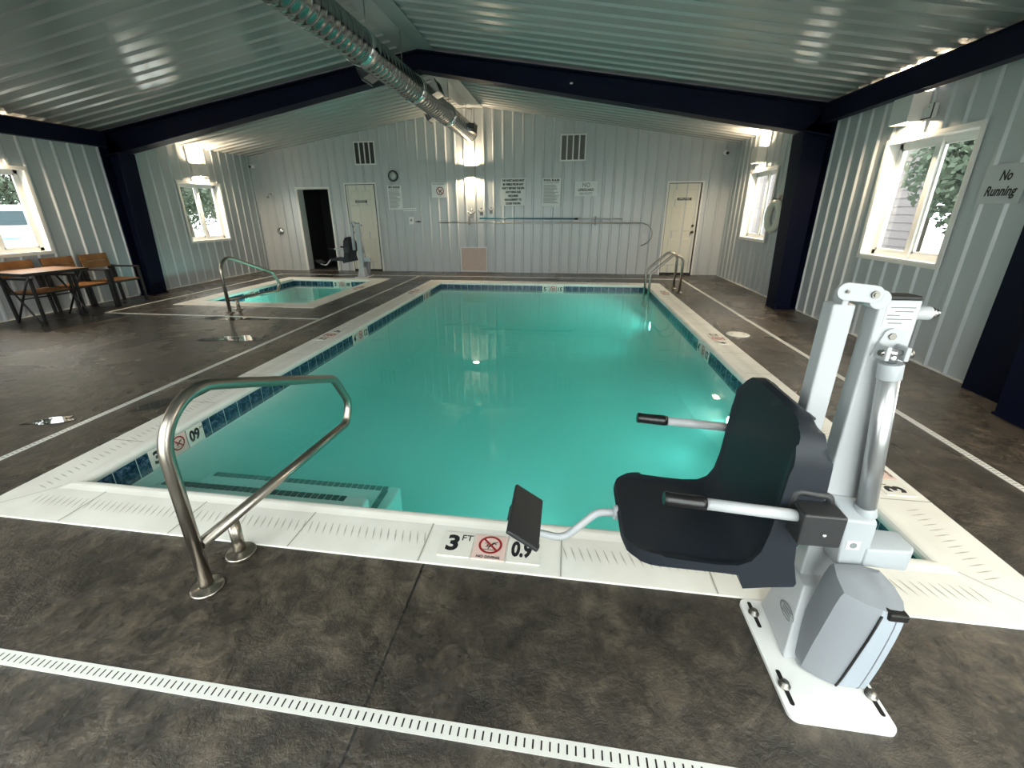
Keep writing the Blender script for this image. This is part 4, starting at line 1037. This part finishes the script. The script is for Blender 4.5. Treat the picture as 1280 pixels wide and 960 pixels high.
def register(y, ang, L=.30, H=.15):
    m = Matrix.Translation((0, y-4, 0)) @ Matrix.Rotation(math.radians(ang), 4, 'Y')
    mb = MB().box(DR-.03, DR+.10, -L/2, L/2, -H/2, H/2, 0, m); q = mb.build('register_boot', M['galv'], t)
    mb = MB().box(DR+.10, DR+.112, -L/2-.02, L/2+.02, -H/2-.02, H/2+.02, .003, m); mb.mi = 1
    for k in range(6): mb.box(DR+.110, DR+.1135, -L/2+.02+k*(L-.04)/6, -L/2+.045+k*(L-.04)/6, -H/2+.01, H/2-.01, 0, m)
    mb.build('register_grille', [M['galv'], M['louvre']], q)
register(5.45, -22); register(7.95, 8); register(3.95, 155, .26, .10); register(6.45, 155, .26, .10)
for y in (2.0, 3.55, 4.6, 6.9, 8.3):
    mb = MB().cyl((0, y-4, DR), (0, y-4, RZ-.045-DZc), .005, seg=8); mb.build('hanger_rod', M['bolt'], t)
mb = MB().tube([(-.22, 7.9-4, .30), (-.08, 7.9-4, .33), (.08, 7.9-4, .33), (.22, 7.9-4, .30)], .006, 6).tube([(-.22, 7.9-4, .30), (-.17, 7.9-4, .0)], .005, 6).tube([(.22, 7.9-4, .30), (.17, 7.9-4, .0)], .005, 6); mb.build('hanger_strap', M['bolt'], t)

# ---------------------------------------------------------------- outdoors
mb = MB(); mb.face([(-60, -50, -.12), (LW-.15, -50, -.12), (LW-.15, 60, -.12), (-60, 60, -.12)]); struct(mb.build('ground', M['gravel']), 'pale gravel yard outside the left windows', 'ground')
mb = MB(); mb.face([(RW+.15, -50, -.12), (60, -50, -.12), (60, 60, -.12), (RW+.15, 60, -.12)]).face([(LW-.15, -50, -.12), (RW+.15, -50, -.12), (RW+.15, FW-.12, -.12), (LW-.15, FW-.12, -.12)]); struct(mb.build('ground', M['gravel']), 'pale ground outside the right windows', 'ground')
def crown_mesh(seed, n, rx, rz):
    rnd = random.Random(seed); mb = MB()
    for _ in range(n):
        a, b = rnd.random()*2*PI, math.acos(2*rnd.random()-1); k = .55+.45*rnd.random()**.5
        lump = 1+.25*math.sin(3*a+seed)+.2*math.sin(4*b+2*seed)
        c = Vector((rx*k*lump*math.sin(b)*math.cos(a), rx*k*lump*math.sin(b)*math.sin(a), rz*k*lump*math.cos(b)))
        u = Vector((rnd.gauss(0, 1), rnd.gauss(0, 1), rnd.gauss(0, 1))).normalized(); v = u.orthogonal().normalized(); s = .05+.06*rnd.random()
        mb.face([c-u*s, c-v*s*.5, c+u*s, c+v*s*.5])
    return mb
tr0 = thing('tree', 'leafy green tree outside the windows', 'tree', (0, 0, 0), 'trees outside the windows')
MB().tube([(0, 0, -.1), (.05, 0, 1.2), (.0, .05, 2.6)], [.16, .12, .07], 10).build('trunk', M['bark'], tr0)
cr = crown_mesh(4, 7000, 1.35, 1.7).build('crown', M['leaf'], tr0); cr.location = (0, 0, 3.0)
spots = [(-19, 24, 1.5, 'leafy tree seen high in the left window beyond the column'), (-22, 20.5, 1.6, None), (-16.5, 21.5, 1.2, None), (-19, 15, 1.5, 'leafy tree seen through the window above the patio table'), (-21, 11.5, 1.7, None), (-24, 30, 1.9, None),
         (-12.5, 13.2, 1.0, None), (-14, 16, 1.1, None), (-15.2, 18.2, 1.0, None), (-16, 20.3, 1.1, None), (-17.6, 12.2, 1.1, None), (9.0, 5.9, .7, None), (9.6, 3.4, .8, None),
         (9.5, 6.6, .75, 'leafy tree seen through the near right window'), (12.5, 5.0, 1.3, None)]
for i, (x, y, s, lab) in enumerate(spots):
    o = tr0 if i == 0 else dup(tr0)
    o.location = (x, y, -.1); o.scale = (s, s, s); o.rotation_euler.z = i*1.3
    o['label'] = lab or ('leafy tree among those outside the left windows' if x < 0 else 'leafy tree among those outside the near right window')
    o['group'] = 'trees outside the left windows' if x < 0 else 'trees outside the right windows'
# parked van beyond the left window
v = thing('van', 'white parked van outside the window above the patio table', 'van', (-13.4, 8.6, -.12))
side = [(-2.3, .35), (2.3, .35), (2.35, .95), (1.6, 1.1), (1.05, 1.75), (-2.2, 1.8), (-2.35, 1.2)]
MB().hull([(x, -.9, z) for x, z in side], [(x, .9, z) for x, z in side], .06).build('body', M['vanwhite'], v, 35)
mb = MB()
for s_ in (-.905, .905):
    for x0, x1 in ((-2.0, -.9), (-.8, .2), (.3, 1.0)): mb.box(x0, x1, s_-.006, s_+.006, 1.15, 1.62, .004)
mb.build('window', M['vanglass'], v)
for x in (-1.5, 1.5):
    for s_ in (-.86, .86): MB().cyl((x, s_-.1, .33), (x, s_+.1, .33), .33, seg=24, bev=.04).build('wheel', M['tyre'], v)
for s_ in (-.78, .78): MB().box(-2.40, -2.31, s_-.08, s_+.08, .95, 1.25, .01).build('tail_light', M['tail'], v)
v.rotation_euler.z = math.radians(150)
MB().box(-2.37, -2.27, -.6, .6, 1.32, 1.66, .01).build('rear_window', M['vanglass'], v)
b_ = thing('bin', 'tall blue bin outside the window above the patio table', 'bin', (-9.0, 5.75, -.12))
MB().hull([(-.26, -.26, 0), (.26, -.26, 0), (.26, .26, 0), (-.26, .26, 0)], [(-.32, -.32, 1.1), (.32, -.32, 1.1), (.32, .32, 1.1), (-.32, .32, 1.1)], .02).build('body', M['bluebin'], b_)
MB().box(-.34, .34, -.34, .34, 1.1, 1.16, .02).build('lid', M['bluebin'], b_)
mb = MB(); x = 9.6
for k in range(22): mb.hull([(x, 8.4, -.12+k*.16), (x+.03, 8.4, -.12+k*.16), (x+.03, 24, -.12+k*.16), (x, 24, -.12+k*.16)], [(x+.02, 8.4, .04+k*.16), (x+.03, 8.4, .04+k*.16), (x+.03, 24, .04+k*.16), (x+.02, 24, .04+k*.16)])
nb = thing('neighbour_building', 'pale pink sided building outside the right windows', 'building', (9.6, 8.4, -.12)); q = mb.build('siding', M['siding'], nb); q.data.transform(Matrix.Translation((-9.6, -8.4, .12)))
MB().box(-.03, .12, -.12, .02, 0, 3.5).build('corner_post', M['bark'], nb); MB().box(-.4, 3, -.4, 15.6, 3.45, 3.6).build('roof', M['dark'], nb)

# ---------------------------------------------------------------- light
w = bpy.data.worlds.new('sky'); S.world = w; w.use_nodes = True
nt = w.node_tree; bg = nt.nodes['Background']
tcw = nt.nodes.new('ShaderNodeTexCoord'); nzw = nt.nodes.new('ShaderNodeTexNoise'); nzw.inputs['Scale'].default_value = 2.2; nzw.inputs['Detail'].default_value = 4
rpw = nt.nodes.new('ShaderNodeValToRGB'); rpw.color_ramp.elements[0].color = (.90, .93, .94, 1); rpw.color_ramp.elements[1].color = (1, .98, .94, 1)
nt.links.new(tcw.outputs['Generated'], nzw.inputs['Vector']); nt.links.new(nzw.outputs['Fac'], rpw.inputs['Fac']); nt.links.new(rpw.outputs['Color'], bg.inputs['Color'])
bg.inputs['Strength'].default_value = 7.5
def light(name, kind, loc, energy, col, **k):
    l = bpy.data.lights.new(name, kind); l.energy = energy; l.color = col
    d = k.pop('dir', None)
    for a, b in k.items(): setattr(l, a, b)
    o = bpy.data.objects.new(name, l); COL.objects.link(o); o.location = loc
    if d: o.rotation_euler = Vector(d).to_track_quat('-Z', 'Y').to_euler()
    return o
WARM = (1., .78, .52)
for p, h, n in LAMPS:
    for sg in (1, -1):
        light('lamp_bulb', 'AREA', p+Vector((0, 0, sg*(h/2-.012))), 24, WARM, dir=Vector((0, 0, sg))-n*.02, shape='RECTANGLE', size=.12, size_y=.08, spread=math.radians(165))
# daylight portals in the windows
def portal(x, y, z, sx, sy, d):
    o = light('daylight_portal', 'AREA', (x, y, z), 1, (1, 1, 1), dir=d, shape='RECTANGLE', size=sx, size_y=sy); o.data.cycles.is_portal = True
for a, b, c, d in WIN_L: portal(LW-.2, (a+b)/2, (c+d)/2, d-c if False else b-a, d-c, (1, 0, 0))
for a, b, c, d in WIN_R: portal(RW+.2, (a+b)/2, (c+d)/2, b-a, d-c, (-1, 0, 0))
for a, b, c, d in WIN_F: portal((a+b)/2, FW-.12, (c+d)/2, b-a, d-c, (0, 1, 0))
# underwater lights
light('pool_light_beam', 'SPOT', (XR-.06, 6.42, -.60), 75, (.60, 1., .90), dir=(-1, -.02, -.05), spot_size=math.radians(120), spot_blend=1., shadow_soft_size=.08)
light('pool_light_beam', 'SPOT', (XR-.06, 2.2, -.50), 18, (.45, 1., .97), dir=(-1, .0, .0), spot_size=math.radians(150), spot_blend=1., shadow_soft_size=.08)
for xx, en in ((2.6, 22), (3.6, 12)): light('pool_light_beam', 'SPOT', (xx, .06, -.45), en, (.5, 1., .95), dir=(-.6, 1, .0), spot_size=math.radians(150), spot_blend=1., shadow_soft_size=.08)  # beams of the added front-wall pair, out of view, for general glow
light('spa_light_beam', 'SPOT', (ix1-.06, 5.40, -.27), 260, (.6, 1., .9), dir=(-1, .1, -.45), spot_size=math.radians(95), spot_blend=1., shadow_soft_size=.06)

# ---------------------------------------------------------------- camera
F = Vector((-.1378735344, .9305261933, -.3392814350)); R = Vector((.9895375028, .1441122311, -.0068698928)); U = Vector((-.0425019894, .3366788804, .9406598282))
cd = bpy.data.cameras.new('camera'); cam = bpy.data.objects.new('camera', cd); COL.objects.link(cam)
mw = Matrix((R, U, -F)).transposed().to_4x4(); mw.translation = Vector((2.685005, -1.700171, 1.440963)); cam.matrix_world = mw
cd.sensor_fit = 'HORIZONTAL'; cd.sensor_width = 36; cd.lens = 532.7089*36/1280; cd.shift_x = 11.1238/1280; cd.shift_y = -23.8282/1280; cd.clip_start = .02; cd.clip_end = 300
S.camera = cam
S.view_settings.view_transform = 'Standard'; S.view_settings.look = 'None'; S.view_settings.exposure = .28; S.view_settings.gamma = 1.; S.view_settings.use_curve_mapping = False
cy = S.cycles; cy.use_denoising = True; cy.max_bounces = 14; cy.volume_bounces = 4; cy.diffuse_bounces = 5; cy.glossy_bounces = 4; cy.transparent_max_bounces = 16; cy.transmission_bounces = 6; cy.sample_clamp_indirect = 6.; cy.caustics_reflective = False; cy.caustics_refractive = False
